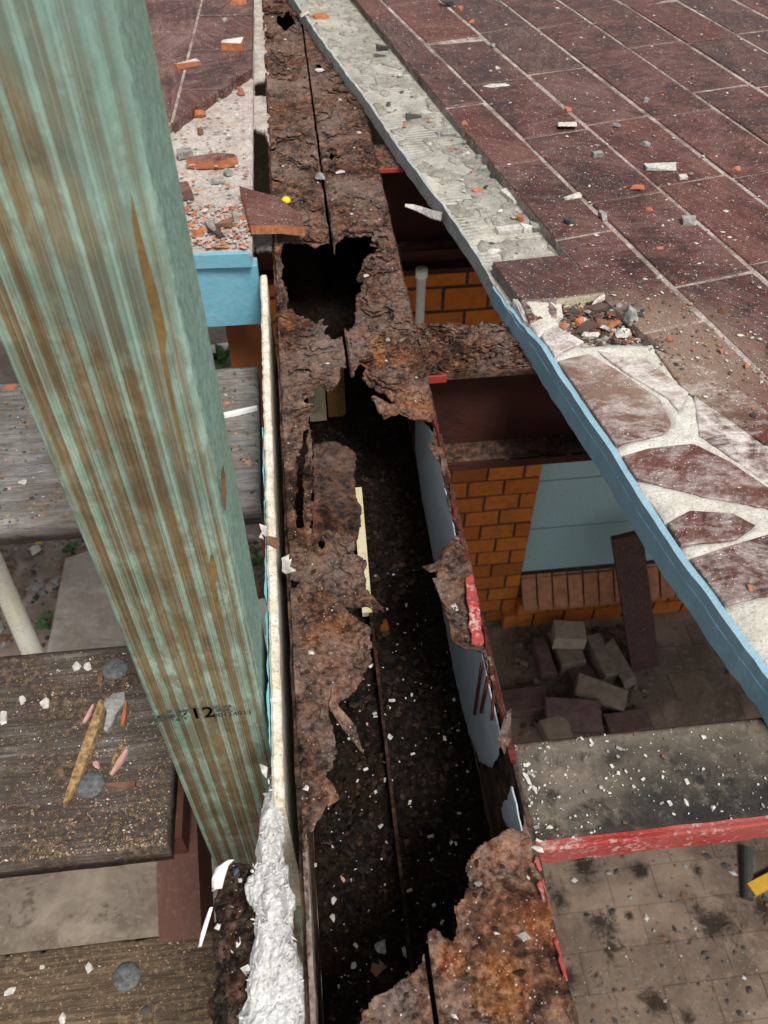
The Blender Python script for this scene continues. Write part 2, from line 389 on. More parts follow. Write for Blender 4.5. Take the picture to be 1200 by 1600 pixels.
def m_flat(name, col, var=.35, scale=60, rough=.8, bumpd=.0015):
    t = NT(name); n = t.noise(scale, 5, .65); r = t.rand()
    k1 = tuple(x*(1-var) for x in col); k2 = tuple(min(1, x*(1+var)) for x in col)
    c = t.ramp(n, (.32, k1), (.68, k2))
    c = t.mix(t.math('MULTIPLY', r, .25), c, k1)
    return t.done(c, rough, t.bump(n, .6, bumpd))
M_chip_white = m_flat('white_plaster', (.50, .475, .43), .4, 170)
M_chip_grey = m_flat('grey_mortar_lump', (.25, .245, .23), .5, 120)
M_chip_dark = m_flat('dark_stone', (.06, .058, .055), .4)
M_chip_orange = m_flat('terracotta', (.37, .135, .066), .35, 120)
M_chip_brown = m_flat('brown_chip', (.16, .085, .05), .4)
M_chip_pink = m_flat('pink_paint_chip', (.46, .25, .22), .25)
M_sawdust = m_flat('sawdust', (.30, .20, .115), .4)
M_splinter = m_flat('raw_timber_splinter', (.30, .19, .09), .7, 150, .9, .003)
M_bolt = m_flat('dull_galvanised_bolt', (.115, .118, .118), .55, 160, .6, .0012)
M_flake = m_flat('rust_flake', (.014, .010, .008), .6, 100, .8)
M_flake2 = m_flat('rust_flake_brown', (.036, .019, .012), .6, 100, .8)
M_leaf = m_flat('green_leaf', (.08, .17, .06), .4, 40, .6)
M_brickgrey = m_flat('grey_brown_paver', (.17, .13, .10), .3, 22)
M_brickplum = m_flat('plum_paver', (.10, .062, .055), .3, 22)

def m_brick():
    t = NT('orange_brick'); r = t.rand(); n = t.noise(30, 5, .6); n2 = t.noise(120, 4, .7)
    c = t.mix(r, (.33, .090, .014), (.46, .150, .028)); c = t.mix(t.ramp(n, (.45, 0.0), (.7, .6)), c, (.20, .055, .012))
    c = t.mix(t.ramp(n2, (.55, 0.0), (.75, .35)), c, (.50, .23, .09)); c = t.mix(t.ramp(r, (.72, 0.0), (.95, .65)), c, (.16, .045, .014)); c = t.mix(t.ramp(t.noise(5, 6, .7, .4), (.52, 0.0), (.68, .55)), c, (.10, .045, .022))
    return t.done(c, .85, t.bump(n2, .8, .004))
M_brick = m_brick()
M_sillbrick = m_flat('dull_red_sill_brick', (.30, .135, .075), .3, 25)
M_joint = m_mortar('dark_brick_joint', (.055, .042, .034), (.085, .065, .05), (.04, .03, .025), 2)
M_board = m_paint('sage_blue_weatherboard', (.24, .36, .37), (.26, .38, .39), .1, (.3, .4, .4), 14, .6)

def m_floor(name, a, b_, stain, blot, stains=()):
    t = NT(name); r = t.rand(); n = t.noise(7, 6, .65, .3); n2 = t.noise(40, 5, .65); n3 = t.noise(4.5, 4, .6, .2)
    c = t.mix(t.ramp(n, (.35, 0.0), (.66, 1.0)), a, b_); c = t.mix(t.math('MULTIPLY', r, .35), c, tuple(x*.7 for x in a))
    c = t.mix(t.ramp(n2, (.52, 0.0), (.72, .45)), c, tuple(min(1, x*1.5) for x in b_))
    bl = t.math('ADD', t.math('MULTIPLY', t.noise(7, 6, .72, .6), .7), t.math('MULTIPLY', n2, .3))
    c = t.mix(t.ramp(bl, (.56, 0.0), (.64, blot)), c, stain)
    pn = t.noise(2.2, 4, .6, .4)
    c = t.mix(t.ramp(pn, (.50, 0.0), (.64, .5)), c, tuple(min(1, x*1.9) for x in b_))
    for (px_, py_, rad) in stains:
        k_ = t.math('ADD', t.spot(tuple(at(px_, py_, -3.19)), rad*1.0), t.math('MULTIPLY', t.math('SUBTRACT', t.noise(11, 8, .8, .6), .5), 2.4))
        c = t.mix(t.ramp(k_, (.45, 0.0), (.85, .9)), c, stain)
    c = specks(t, c, 60, .07, (.5, .46, .42))
    return t.done(c, .9, t.bump(n2, .6, .004))
FLOOR_STAINS = [(940, 1440, .13), (1115, 1440, .20), (1022, 1568, .12), (872, 1400, .10), (915, 1350, .16), (1190, 1420, .12), (1000, 1360, .09), (890, 1530, .09), (985, 1430, .05), (1075, 1590, .07), (840, 1470, .08), (1090, 1360, .07)]
M_paver = m_floor('stained_floor_paver', (.092, .065, .049), (.172, .128, .098), (.014, .010, .008), .85, FLOOR_STAINS)
M_floorjoint = m_floor('floor_joint_dirt', (.082, .058, .044), (.155, .115, .088), (.014, .010, .008), .85, FLOOR_STAINS)
M_ground = m_floor('bare_earth', (.19, .145, .115), (.29, .235, .195), (.07, .052, .04), .7)
M_concrete = m_floor('old_concrete', (.13, .102, .078), (.225, .185, .148), (.06, .045, .033), .75)
M_slab = m_floor('pale_slab', (.30, .255, .215), (.42, .37, .32), (.16, .13, .11), .5)

def m_tread(name, dark, light, dirt, grain=(3, 60, 60), dust=.5):
    t = NT(name); v = t.vec(grain); g = t.noise(3.2, 7, .7, .6, v); n = t.noise(11, 5, .6, .3); n2 = t.noise(130, 4, .65)
    c = t.ramp(g, (.32, tuple(x*.5 for x in dark)), (.48, dark), (.66, light))
    c = t.mix(t.ramp(t.math('ADD', t.math('MULTIPLY', n, .75), t.math('MULTIPLY', n2, .25)), (.40, 0.0), (.56, dirt)), c, t.mix(n2, (.014, .011, .009), (.075, .055, .042)))
    c = t.mix(t.ramp(t.math('ADD', t.math('MULTIPLY', n2, .6), t.math('MULTIPLY', n, .4)), (.52, 0.0), (.62, dust)), c, (.30, .21, .13))
    c = specks(t, c, 260, .08, (.45, .36, .26))
    b = t.bump(g, .8, .003); b = t.bump(n2, .4, .0012, b)
    return t.done(c, .85, b)
M_tread_grey = m_tread('silvery_weathered_timber', (.20, .185, .172), (.33, .31, .295), .45, (5, 45, 45), .32)
M_tread_dark = m_tread('dirty_weathered_timber', (.085, .072, .060), (.215, .195, .178), .9, dust=.34)
M_tread_brown = m_tread('sawdust_brown_timber', (.10, .070, .046), (.22, .15, .09), .55, dust=.5)
M_plank = m_tread('dark_plum_plank', (.055, .028, .026), (.11, .06, .052), .3, (60, 60, 3), .1)

def m_post():
    t = NT('green_treated_pine')
    def wave(sc, dist, v, prof='SIN'):
        w = t.n.new('ShaderNodeTexWave'); w.wave_type = 'BANDS'; w.bands_direction = 'X'; w.wave_profile = prof
        w.inputs['Scale'].default_value = sc; w.inputs['Distortion'].default_value = dist; w.inputs['Detail'].default_value = 3; w.inputs['Detail Scale'].default_value = 1.0; w.inputs['Detail Roughness'].default_value = .55
        t.l.new(v, w.inputs['Vector']); return w.outputs['Fac']
    vg = t.vec((62, 10, .40), (0, 0, 0), (1.7, 0, 0))
    ring = wave(.40, 3.2, vg)
    g1 = t.noise(1, 2, .5, .1, t.vec((55, 30, .35), off=(3.3, 0, 0)))
    fine = t.noise(1, 3, .6, .05, t.vec((950, 200, 2.0))); fine2 = t.noise(1, 4, .65, .05, t.vec((360, 90, .5)))
    f1 = t.noise(420, 4, .7); b1 = t.noise(15, 7, .7, .4); mid = t.noise(1, 8, .75, .5, t.vec((60, 50, 26)))
    green = t.mix(t.ramp(b1, (.38, 0.0), (.62, 1.0)), (.135, .208, .160), (.290, .390, .312))
    green = t.mix(t.ramp(mid, (.44, 0.0), (.58, .85)), green, (.140, .138, .092))
    green = t.mix(t.ramp(fine2, (.53, 0.0), (.62, .45)), green, (.36, .47, .40))
    brown = t.mix(t.ramp(b1, (.4, 0.0), (.6, 1.0)), (.088, .052, .019), (.185, .120, .048))
    rs = t.math('ADD', t.math('MULTIPLY', ring, .30), t.math('ADD', t.math('MULTIPLY', g1, .85), t.math('MULTIPLY', fine2, .55)))
    sf = t.math('MULTIPLY', t.ramp(rs, (.845, 0.0), (.905, .95)), t.ramp(mid, (.30, .62), (.5, .97)))
    c = t.mix(sf, green, brown)
    c = t.mix(t.ramp(fine, (.52, 0.0), (.58, .42)), c, (.062, .058, .036))
    c = t.mix(t.ramp(fine, (.38, .22), (.45, 0.0)), c, (.38, .47, .40))
    up = t.math('MULTIPLY', t.ramp(t.noise(8, 3, .5, .2, t.vec((1, 1, .3), off=(.02, 0, .1))), (.48, 0.0), (.60, .6)), t.spot((-.11, .38, .62), .42))
    c = t.mix(up, c, (.22, .43, .40))
    b = t.bump(fine, .6, .0009); b = t.bump(f1, .4, .0006, b)
    return t.done(c, .85, b, 0.0, .2)
M_post = m_post()
def m_sawn():
    t = NT('rough_sawn_green_pine'); n = t.noise(230, 4, .7, .3, t.vec((1, 1, .6))); b1 = t.noise(12, 4)
    c = t.mix(t.ramp(n, (.36, 0.0), (.62, 1.0)), (.13, .235, .185), (.29, .42, .35)); c = t.mix(t.ramp(b1, (.5, 0.0), (.7, .4)), c, (.20, .24, .16))
    return t.done(c, .9, t.bump(n, .7, .0012))
M_sawn = m_sawn()
M_resin = m_flat('amber_resin_streak', (.185, .118, .045), .4, 60, .7, .0006)
M_ink = m_flat('black_stamp_ink', (.02, .022, .022), .2)
M_inkpale = m_flat('faded_stamp_ink', (.055, .065, .058), .2)

# ================================================================== SETTING
def sheet(name, x0, x1, y0, y1, z, mat, kind='structure'):
    return tag(mesh_obj(name, [(x0, y0, z), (x1, y0, z), (x1, y1, z), (x0, y1, z)], [[0, 1, 2, 3]], mat), kind=kind)
ZF = -3.2
g = sheet('ground', -60, 60, -60, 60, ZF-.012, M_ground)
tag(g, 'bare brown earth far below the stair and terrace')

# paved floor below the terrace: single pavers near the gap
fl = empty('paved_floor', (1.2, 1.2, ZF)); tag(fl, 'stained grey brown paved floor below the broken terrace', kind='structure')
base = mesh_obj('joint_bed', *box_vf(-.05, 3.6, -.9, 2.57, ZF-.011, ZF+.0085), M_floorjoint, fl)
pw, pl = .158, .205; k = 0; rest = []
yy = -.35
row = 0
while yy < 2.5:
    xx = .0-(row % 2)*pl/2
    while xx < 3.0:
        x1 = min(xx+pl-.003-random.random()*.003, 3.0); y1 = min(yy+pw-.003-random.random()*.003, 2.56)
        dz = random.uniform(-.0015, .0015)
        mesh_obj('paver', *box_vf(xx, x1, yy, y1, ZF-.006, ZF+.0105+dz, .0015), M_paver, fl); k += 1
        xx += pl
    yy += pw; row += 1

# ------------------------------------------------------------------ brick wall with window infill, far side under the terrace
WY = 2.60
wall = empty('brick_wall', (.6, WY+.06, ZF)); tag(wall, 'orange brick pier and sill wall seen through the gap under the terrace', 'wall')
mesh_obj('mortar_core', *box_vf(-.28, 1.004, WY+.008, WY+.16, ZF-.01, -.02), M_joint, wall)
mesh_obj('mortar_core', *box_vf(1.004, 3.2, WY+.008, WY+.16, ZF-.01, -2.83), M_joint, wall)
BL, BH = .168, .1025
zz = ZF+.012; row = 0
bm_cache = {}
while zz < -.75:
    xr = 1.006; first = True
    while xr > -.1:
        L = BL*(.5 if (first and row % 2) else 1.0); first = False
        xl = xr-L+.012
        if xr < 1.01:
            j = random.uniform(-.004, .003)
            key = round(L, 3)
            if key not in bm_cache:
                o = mesh_obj('brick', *box_vf(xl, xr, WY+j, WY+.05, zz, zz+BH-.013, .002), M_brick, wall); bm_cache[key] = o
            else:
                o = bpy.data.objects.new('brick', bm_cache[key].data); COL.objects.link(o); o.parent = wall
                o.location = Vector(((xl+xr)/2, WY+j/2+.025+j/2, zz))-world_loc(wall)
        xr -= L
    zz += BH; row += 1
# sloping brick sill, one brick beside the other, and the course under it
xx = 1.012
while xx < 2.9:
    w = .083
    P = [(xx+.005, WY-.10), (xx+w-.005, WY-.10), (xx+w-.005, WY+.02), (xx+.005, WY+.02)]
    v, f = prism(P, -2.98, -2.955)
    v = np.array(v); v[v[:, 1] > WY, 2] += .135; v[:, 2] += random.uniform(-.004, .004)
    mesh_obj('sill_brick', v, f, M_sillbrick, wall); xx += w
xx = 1.012
while xx < 2.9:
    mesh_obj('brick', *box_vf(xx, xx+.155, WY-.05, WY+.006, -3.075, -2.985, .002), M_brick, wall)
    mesh_obj('brick', *box_vf(xx-.07, xx+.085, WY-.05, WY+.006, -3.188, -3.088, .002), M_brick, wall)
    xx += .168
wb = empty('weatherboard_panel', (2.0, WY+.05, -2.82)); tag(wb, 'sage blue weatherboard infill beside the brick pier under the terrace', 'cladding')
for i, z0 in enumerate(np.arange(-2.82, -.1, .34)):
    v, f = prism([(1.009, WY+.045), (3.2, WY+.045), (3.2, WY+.075), (1.009, WY+.075)], z0, z0+.330)
    v = np.array(v); v[(v[:, 1] < WY+.05) & (v[:, 2] > z0+.1), 1] += .002
    mesh_obj('weatherboard', v, f, M_board, wb)
dp = at_y(661, 460, 2.45)
pipe = tag(mesh_obj('downpipe', *merge([tube_vf((dp[0], 2.5, ZF), (dp[0], 2.5, -.93), .016), tube_vf((dp[0], 2.5, -.93), (dp[0], 2.5, -.90), .021)]), M_white, None, True), 'thin white pipe standing before the shaded brick wall', 'pipe')
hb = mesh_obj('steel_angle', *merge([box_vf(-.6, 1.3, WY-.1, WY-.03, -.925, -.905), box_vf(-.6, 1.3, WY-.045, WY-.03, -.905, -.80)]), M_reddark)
tag(hb, 'dark red steel angle running along the brick wall above the white pipe', 'angle')

# ================================================================== TERRACE, RIGHT
ZS, ZT = .024, .040
edge_px = [(450, 0), (503, 80), (537, 127), (583, 190), (627, 257), (663, 307), (687, 337), (720, 383), (750, 432), (770, 470), (800, 515), (830, 560), (880, 640), (950, 745), (1010, 850), (1080, 950), (1200, 1120)]
E0 = poly(edge_px, 0.0)
d0 = E0[0]-E0[2]; d0 /= np.linalg.norm(d0); d1 = E0[-1]-E0[-3]; d1 /= np.linalg.norm(d1)
Efull = np.vstack([[E0[0]+d0*2.6], [E0[0]+d0*.6], E0, [E0[-1]+d1*.25], [E0[-1]+d1*.8]])
def densify(P, step=.02, amp=.0016, s=3):
    out = []
    for a, b in zip(P[:-1], P[1:]):
        L = np.linalg.norm(b-a); n = max(1, int(L/step)); 
        for i in range(n): out.append(a+(b-a)*i/n)
    out.append(P[-1]); out = np.array(out)
    j = fbm(out[:, 0]*55, out[:, 1]*55, 0, 3, s)*amp
    dd = np.gradient(out, axis=0); nn = np.c_[dd[:, 1], -dd[:, 0]]; nn /= np.linalg.norm(nn, axis=1)[:, None]+1e-9
    return out+nn*j[:, None]
ED = densify(Efull, .012, .0022)
terr = empty('terrace_floor', (1.0, 1.2, 0)); tag(terr, 'maroon tiled terrace floor with a broken edge, right of the rusted beam', kind='structure')
out_poly = np.vstack([ED, [[4.2, ED[-1][1]], [4.2, ED[0][1]]]])
mesh_obj('substrate_sheet', *prism(out_poly, 0.002, ZS), M_bed, terr)

# tiles in running bond, rows turned from the beam
TA = math.radians(12.2); DU = np.array([-math.sin(TA), math.cos(TA)]); DV = np.array([math.cos(TA), math.sin(TA)])
def clip(P, a, n):                                    # keep the side where (p-a).n > 0
    out = []
    for i in range(len(P)):
        p, q = P[i], P[(i+1) % len(P)]
        dp_, dq = (p-a) @ n, (q-a) @ n
        if dp_ >= 0: out.append(p)
        if (dp_ >= 0) != (dq >= 0): out.append(p+(q-p)*dp_/(dp_-dq))
    return out
A1, A2 = at(640, 100, ZT)[:2], at(945, 465, ZT)[:2]
nA = np.array([(A1-A2)[1], -(A1-A2)[0]]); nA /= np.linalg.norm(nA)
if nA[0] < 0: nA = -nA
B1, B2 = at(945, 465, ZT)[:2], at(1200, 690, ZT)[:2]
nB = np.array([-(B2-B1)[1], (B2-B1)[0]]); nB /= np.linalg.norm(nB)
if nB[1] < 0: nB = -nB
E_a, E_b = E0[-6], E0[-1]; nE = np.array([(E_a-E_b)[1], -(E_a-E_b)[0]]); nE /= np.linalg.norm(nE); nE = nE if nE[0] > 0 else -nE; EO = E_b+nE*.185
rowB = [at(810, 262, ZT)[:2] @ DV, at(850, 110, ZT)[:2] @ DV]
v0 = at(840, 240, ZT)[:2] @ DV                         # second grout line from the edge
RW, TL = .1235, .231
offs = [at(748, 357, ZT)[:2] @ DU, at(955, 195, ZT)[:2] @ DU, at(1030, 291, ZT)[:2] @ DU, at(1075, 176, ZT)[:2] @ DU]
tiles = []
for r in range(-2, 16):
    va, vb = v0+(r-1)*RW, v0+r*RW
    if r <= 0: off = at(835, 250, ZT)[:2] @ DU
    else: off = [at(960, 195, ZT)[:2] @ DU, at(1025, 292, ZT)[:2] @ DU, at(1075, 176, ZT)[:2] @ DU, at(1170, 131, ZT)[:2] @ DU][(r-1) % 4] + (r//5)*.06
    for i in range(-14, 13):
        ua = off+i*TL; ub = ua+TL
        gw = .0036+.0008*random.random()
        jj = lambda: random.uniform(-.0012, .0012)
        gu = .0020+.0008*random.random()
        P = [DU*(ua+gu+jj())+DV*(va+gw+jj()), DU*(ua+gu+jj())+DV*(vb-gw+jj()), DU*(ub-gu+jj())+DV*(vb-gw+jj()), DU*(ub-gu+jj())+DV*(va+gw+jj())]
        P0 = clip(P, A1, nA)
        P = clip(P0, B1, nB) if len(P0) > 2 else P0
        full = len(P) > 2 and abs(len(P)-len(P0)) == 0 and all(((q-B1) @ nB) > -1e-6 for q in P0)
        if not full and len(P0) > 2:
            Q = clip(clip(P0, B1, -nB) or [np.zeros(2)], EO, nE)
            if len(Q) > 2:
                Q = np.array(Q); ar = abs(0.5*np.sum(Q[:, 0]*np.roll(Q[:, 1], -1)-np.roll(Q[:, 0], -1)*Q[:, 1]))
                if ar > 2.5e-4 and Q[:, 1].min() > -.42: tiles.append((np.hypot(Q.mean(0)[0]-.5, Q.mean(0)[1]-.9), Q))
        if len(P) > 2:
            P = np.array(P); ar = abs(0.5*np.sum(P[:, 0]*np.roll(P[:, 1], -1)-np.roll(P[:, 0], -1)*P[:, 1]))
            if ar > 2.5e-4 and P[:, 1].max() < 4.2 and P[:, 1].min() > -.3: tiles.append((np.hypot(P.mean(0)[0]-.5, P.mean(0)[1]-.9), P))
tiles.sort(key=lambda q: q[0])
far = []
for i, (_, P) in enumerate(tiles):
    vf = bevel_prism(P, ZS+.004, ZT+random.uniform(-.0008, .0012), .0016)
    vq = np.array(vf[0]); tx_, ty_ = random.gauss(0, .006), random.gauss(0, .006); vq[:, 2] += (vq[:, 0]-P.mean(0)[0])*tx_+(vq[:, 1]-P.mean(0)[1])*ty_; vf = (vq, vf[1])
    if i < 285: mesh_obj('tile', *vf, M_tile, terr)
    else: far.append(vf)
if far: mesh_obj('tile', *merge(far), M_tile, terr)['kind'] = 'stuff'
tE = ((EO-B1) @ nE)/((B2-B1) @ nE); BE = B1+(B2-B1)*tE; dE = (E_b-E_a)/np.linalg.norm(E_b-E_a)
gp = np.vstack([[A1+(A1-A2)*2.5], [A1], [A2], [BE], [BE+dE*((-.40-BE[1])/dE[1])], [[4.15, -.40]], [[4.15, 4.3]]])
gv, gf = prism(gp, ZS-.002, ZT-.0016)
mesh_obj('grout', gv, gf, M_grout, terr)

# mortar filled strip near the edge with odd tile pieces set in it
mort = poly([(800, 462), (822, 500), (868, 575), (947, 690), (962, 722), (1032, 797), (1062, 848), (1098, 903), (1128, 955), (1163, 1008), (1203, 1062), (1300, 1225), (1420, 1400), (1560, 1800), (1700, 2300), (2600, 2300), (2000, 900), (1200, 690), (1120, 640), (1070, 600), (1020, 535), (905, 537), (873, 505), (868, 468)], ZT)
def Fm(x, y): return np.minimum(np.minimum(psd(x, y, mort), psd(x, y, out_poly)-.0035), .184-((x-E_b[0])*nE[0]+(y-E_b[1])*nE[1]))+fbm(x*90, y*90, 0, 3, 5)*.0018
smooth_k = lambda f, w: np.clip(f/w, 0, 1)**.6
pieces = [
 [(835, 526), (870, 507), (911, 532), (858, 556)],
 [(866, 565), (920, 552), (972, 582), (1030, 622), (1047, 660), (1035, 676), (952, 696), (905, 630)],
 [(972, 712), (1015, 700), (1085, 692), (1140, 720), (1200, 760), (1212, 795), (1100, 773), (1040, 758), (990, 745)],
 [(1046, 816), (1080, 797), (1145, 802), (1180, 820), (1150, 840), (1066, 850)],
 [(1076, 873), (1150, 850), (1205, 832), (1290, 900), (1205, 927), (1122, 946), (1096, 905)],
 [(935, 548), (1010, 560), (1075, 612), (1060, 640), (1040, 618), (978, 580)],
 [(1085, 618), (1140, 655), (1200, 700), (1260, 770), (1215, 765), (1145, 712), (1095, 680)],
 [(1025, 545), (1068, 604), (1120, 645), (1195, 690), (1210, 650), (1120, 580)],
]
PW = [(lambda q: q+(q-q.mean(0))/np.linalg.norm(q-q.mean(0), axis=1)[:, None]*.001)(poly(pp, ZT+.001)) for pp in pieces]
def hmort(a, b, f):
    ins = np.full(a.shape, -1.0)
    for q in PW: ins = np.maximum(ins, psd(a, b, q))
    n_ = fbm(a*45, b*45, 0, 4, 8)
    return .0020*n_+.0012*fbm(a*16, b*16, 0, 2, 18)+.0012*fbm(a*150, b*150, 0, 2, 9)-.006*(1-smooth_k(f, .012))-.0075*np.clip((ins+.0055*n_+.0035)/.010, 0, 1)
ragged('mortar', np.arange(.19, .72, .0032), np.arange(-.38, 1.0, .0032), Fm, lambda a, b, h: (a, b, ZT+.0006+h), hmort, .016, M_mortar, terr)
M_tile_heavy = m_tile('maroon_tile_under_white_mortar_film', .5, 1.0, .06)
for ip, pp in enumerate(pieces):
    P = poly(pp, ZT+.001); cP = P.mean(0); P = P+(P-cP)/np.linalg.norm(P-cP, axis=1)[:, None]*.001; P = densify(np.vstack([P, P[:1]]), .018, 0.0, 11)[:-1]
    for _ in range(6):
        dd_ = psd(P[:, 0], P[:, 1], out_poly); e_ = 1e-4
        gx = (psd(P[:, 0]+e_, P[:, 1], out_poly)-dd_)/e_; gy = (psd(P[:, 0], P[:, 1]+e_, out_poly)-dd_)/e_
        mv = np.maximum(0, .0048-dd_); P = P+np.c_[gx*mv, gy*mv]
    keep_ = [0]
    for q in range(1, len(P)):
        if np.linalg.norm(P[q]-P[keep_[-1]]) > .006: keep_.append(q)
    P = P[keep_]; P = densify(np.vstack([P, P[:1]]), .008, .0010, 11)[:-1]
    mesh_obj('tile_piece', *bevel_prism(P, ZS+.006, ZT+.0002+random.uniform(-.0006, .0008), .0012), M_tile_heavy if ip in (0, 5, 6) else M_tile_smear, terr)
# blue painted face of the slab edge (proud of the sheet), two thin layers
ks = [i for i, p in enumerate(ED) if p[1] < at(772, 474, 0)[1]]
EB = ED[ks[0]-1:]
nrm = np.gradient(EB, axis=0); nrm = np.c_[-nrm[:, 1], nrm[:, 0]]; nrm /= np.linalg.norm(nrm, axis=1)[:, None]
nrm = -nrm if nrm[0][0] > 0 else nrm
def ribbon(path, n, z0, z1, o0, o1, s, rag=.002):
    m = len(path); k = fbm(path[:, 0]*80, path[:, 1]*80, 0, 3, s)
    a = path+n*(o0+.0008*k)[:, None] if hasattr(o0, '__len__') else path+n*o0+n*(.0008*k)[:, None]
    b = path+n*o1; zb = z0+rag*fbm(path[:, 0]*150, path[:, 1]*150, 0, 2, s+1); zt = z1+rag*.7*fbm(path[:, 0]*110, path[:, 1]*110, 1, 2, s+2)
    v = np.vstack([np.c_[b, zb], np.c_[a, zb], np.c_[a, zt], np.c_[b, zt]]); f = []
    for i in range(m-1):
        for q in range(4):
            r_ = (q+1) % 4; f.append([q*m+i, q*m+i+1, r_*m+i+1, r_*m+i])
    f += [[0, m, 2*m, 3*m], [m-1, 4*m-1, 3*m-1, 2*m-1]]
    return v, f
mesh_obj('painted_edge', *ribbon(EB, nrm, -.002, ZS-.0015, .0035, -.001, 21), M_blue, terr)
mesh_obj('painted_edge', *ribbon(EB[3:], nrm[3:], ZS-.0025, ZS-.0015+.0137*np.clip(np.arange(len(EB)-3)/9.0, 0, 1), .0028, -.0045, 25), M_blue, terr)
# crumbling adhesive left on the bare ledge
def Fadh(x, y):
    on = np.minimum(psd(x, y, out_poly)-.003, -((x-A1[0])*nA[0]+(y-A1[1])*nA[1])-.001)
    near = np.clip(1+((x-A1[0])*nA[0]+(y-A1[1])*nA[1])/.05, 0, 1)
    return np.minimum(on, (fbm(x*38, y*38, 0, 5, 141)-.12+.30*near)*.02)
M_adh = m_mortar('old_tile_adhesive', (.30, .28, .235), (.50, .47, .41), (.13, .12, .10), 2.4, False, .004)
ragged('mortar', np.arange(-.05, .46, .0035), np.arange(.98, 2.6, .0055), Fadh, lambda a, b, h: (a, b, ZS+.0012+h), lambda a, b, f: .0016*fbm(a*70, b*70, 0, 4, 142)+.002*np.clip(f/.008, 0, 1), .003, M_adh, terr)
# the bare upper edge
ka = ED[8:ks[0]]; na_ = np.gradient(ka, axis=0); na_ = np.c_[-na_[:, 1], na_[:, 0]]; na_ /= np.linalg.norm(na_, axis=1)[:, None]; na_ = -na_ if na_[0][0] > 0 else na_
M_edge = m_mortar('grey_sheet_edge', (.33, .35, .34), (.48, .49, .46), (.22, .23, .22), 2)
mesh_obj('sheet_edge', *ribbon(ka, na_, .0, ZS+.0012, .003, -.002, 29, .0015), M_edge, terr)
# torn paint curl hanging off the edge
cp = [at(690, 338, .02), at(674, 334, .012), at(660, 328, .006), at(646, 323, .004), at(633, 320, .008)]
cw = [.008, .0075, .006, .0045, .002]; cv = []; cf = []
for p, w in zip(cp, cw):
    for s_, t_ in ((-1, 0), (1, 0), (1, 1), (-1, 1)): cv.append((p[0]+.2*w*s_, p[1]+w*s_*.6, p[2]+w*s_*.5-.0015*t_))
for i in range(4): cf += [[i*4+q, i*4+(q+1) % 4, i*4+4+(q+1) % 4, i*4+4+q] for q in range(4)]
cf += [[0, 1, 2, 3], [16, 17, 18, 19]]
mesh_obj('torn_paint_curl', cv, cf, M_chip_white, terr)

# ================================================================== TERRACE, LEFT
ZL = .045
tl = empty('terrace_floor', (-.5, 1.8, 0)); tag(tl, 'tiled terrace floor left of the rusted beam, tiles stripped at its near end', kind='structure')
LX = at(392, 200, ZL)[0]
fe = at(330, 390, ZL)[1]
le = densify(np.array([[LX-.002, fe+.004], [LX, 1.3], [LX+.004, 1.7], [LX+.01, 2.3], [LX+.015, 4.2]]), .03, .0018, 41)
ne = densify(np.array([[-4.0, fe+.02], [-.5, fe+.012], [-.16, fe+.006], [LX-.004, fe]]), .02, .003, 43)
mesh_obj('substrate_sheet', *prism(np.vstack([ne, le, [[-4.0, 4.2]]]), .016, ZL-.014), M_bed_left, tl)
def Fl(x, y): return psd(x, y, np.vstack([ne+[0, .003], le-[.002, 0], [[-1.2, 4.2]]]))+.0015*fbm(x*90, y*90, 0, 3, 4)
ragged('mortar', np.arange(-.55, LX+.02, .006), np.arange(fe-.01, 2.1, .008), Fl, lambda a, b, h: (a, b, ZL-.010+h),
       lambda a, b, f: .0032*fbm(a*35, b*35, 0, 4, 6)+.0015*fbm(a*120, b*120, 0, 2, 3), .008, M_bed_left, tl)
g0, g1_ = at(317, 0, ZL)[:2], at(269, 197, ZL)[:2]
gd = (g0-g1_)/np.linalg.norm(g0-g1_); gn = np.array([gd[1], -gd[0]])
q1, q2 = at(271, 199, ZL)[:2], at(387, 117, ZL)[:2]
nq = np.array([-(q2-q1)[1], (q2-q1)[0]]); nq /= np.linalg.norm(nq); nq = nq if nq[1] > 0 else -nq
gpl = [np.array(q) for q in ((-1.2, 1.45), (LX+.05, 1.45), (LX+.05, 4.1), (-1.2, 4.1))]
gpl = clip(gpl, np.array([LX-.002, 1.3]), np.array([-1.0, .012])); gpl = clip(gpl, q1+nq*.006, nq)
mesh_obj('grout', *prism(np.array(gpl), ZL-.011, ZL+.0032), M_grout, tl)
for c_, offp in ((0, at(350, 30, ZL)[:2]), (-1, at(290, 54, ZL)[:2]), (-2, at(350, 30, ZL)[:2]), (-3, at(290, 54, ZL)[:2])):
    o_ = (offp-g1_) @ gd
    for i in range(-6, 11):
        ua, ub = o_+i*.193, o_+(i+1)*.193; va, vb = c_*.19, (c_+1)*.19
        if c_ == 0: vb = .30
        P = [g1_+gd*(ua+.003)+gn*(va+.003), g1_+gd*(ua+.003)+gn*(vb-.003), g1_+gd*(ub-.003)+gn*(vb-.003), g1_+gd*(ub-.003)+gn*(va+.003)]
        P = clip([np.array(p) for p in P], np.array([LX-.001, 1.3]), np.array([-1.0, .012]))
        if len(P) > 2 and c_ == 0: P = clip(P, q1, nq)
        if len(P) > 2 and c_ < 0: P = clip(P, at(250, 195, ZL)[:2], np.array([0, 1.0]))
        if len(P) > 2:
            P = np.array(P)
            ar = abs(0.5*np.sum(P[:, 0]*np.roll(P[:, 1], -1)-np.roll(P[:, 0], -1)*P[:, 1]))
            if ar > 3e-4 and P[:, 1].max() < 4.2: mesh_obj('tile', *bevel_prism(P, ZL-.012, ZL+.006+random.uniform(-.001, .001), .0014), M_tile_left, tl)
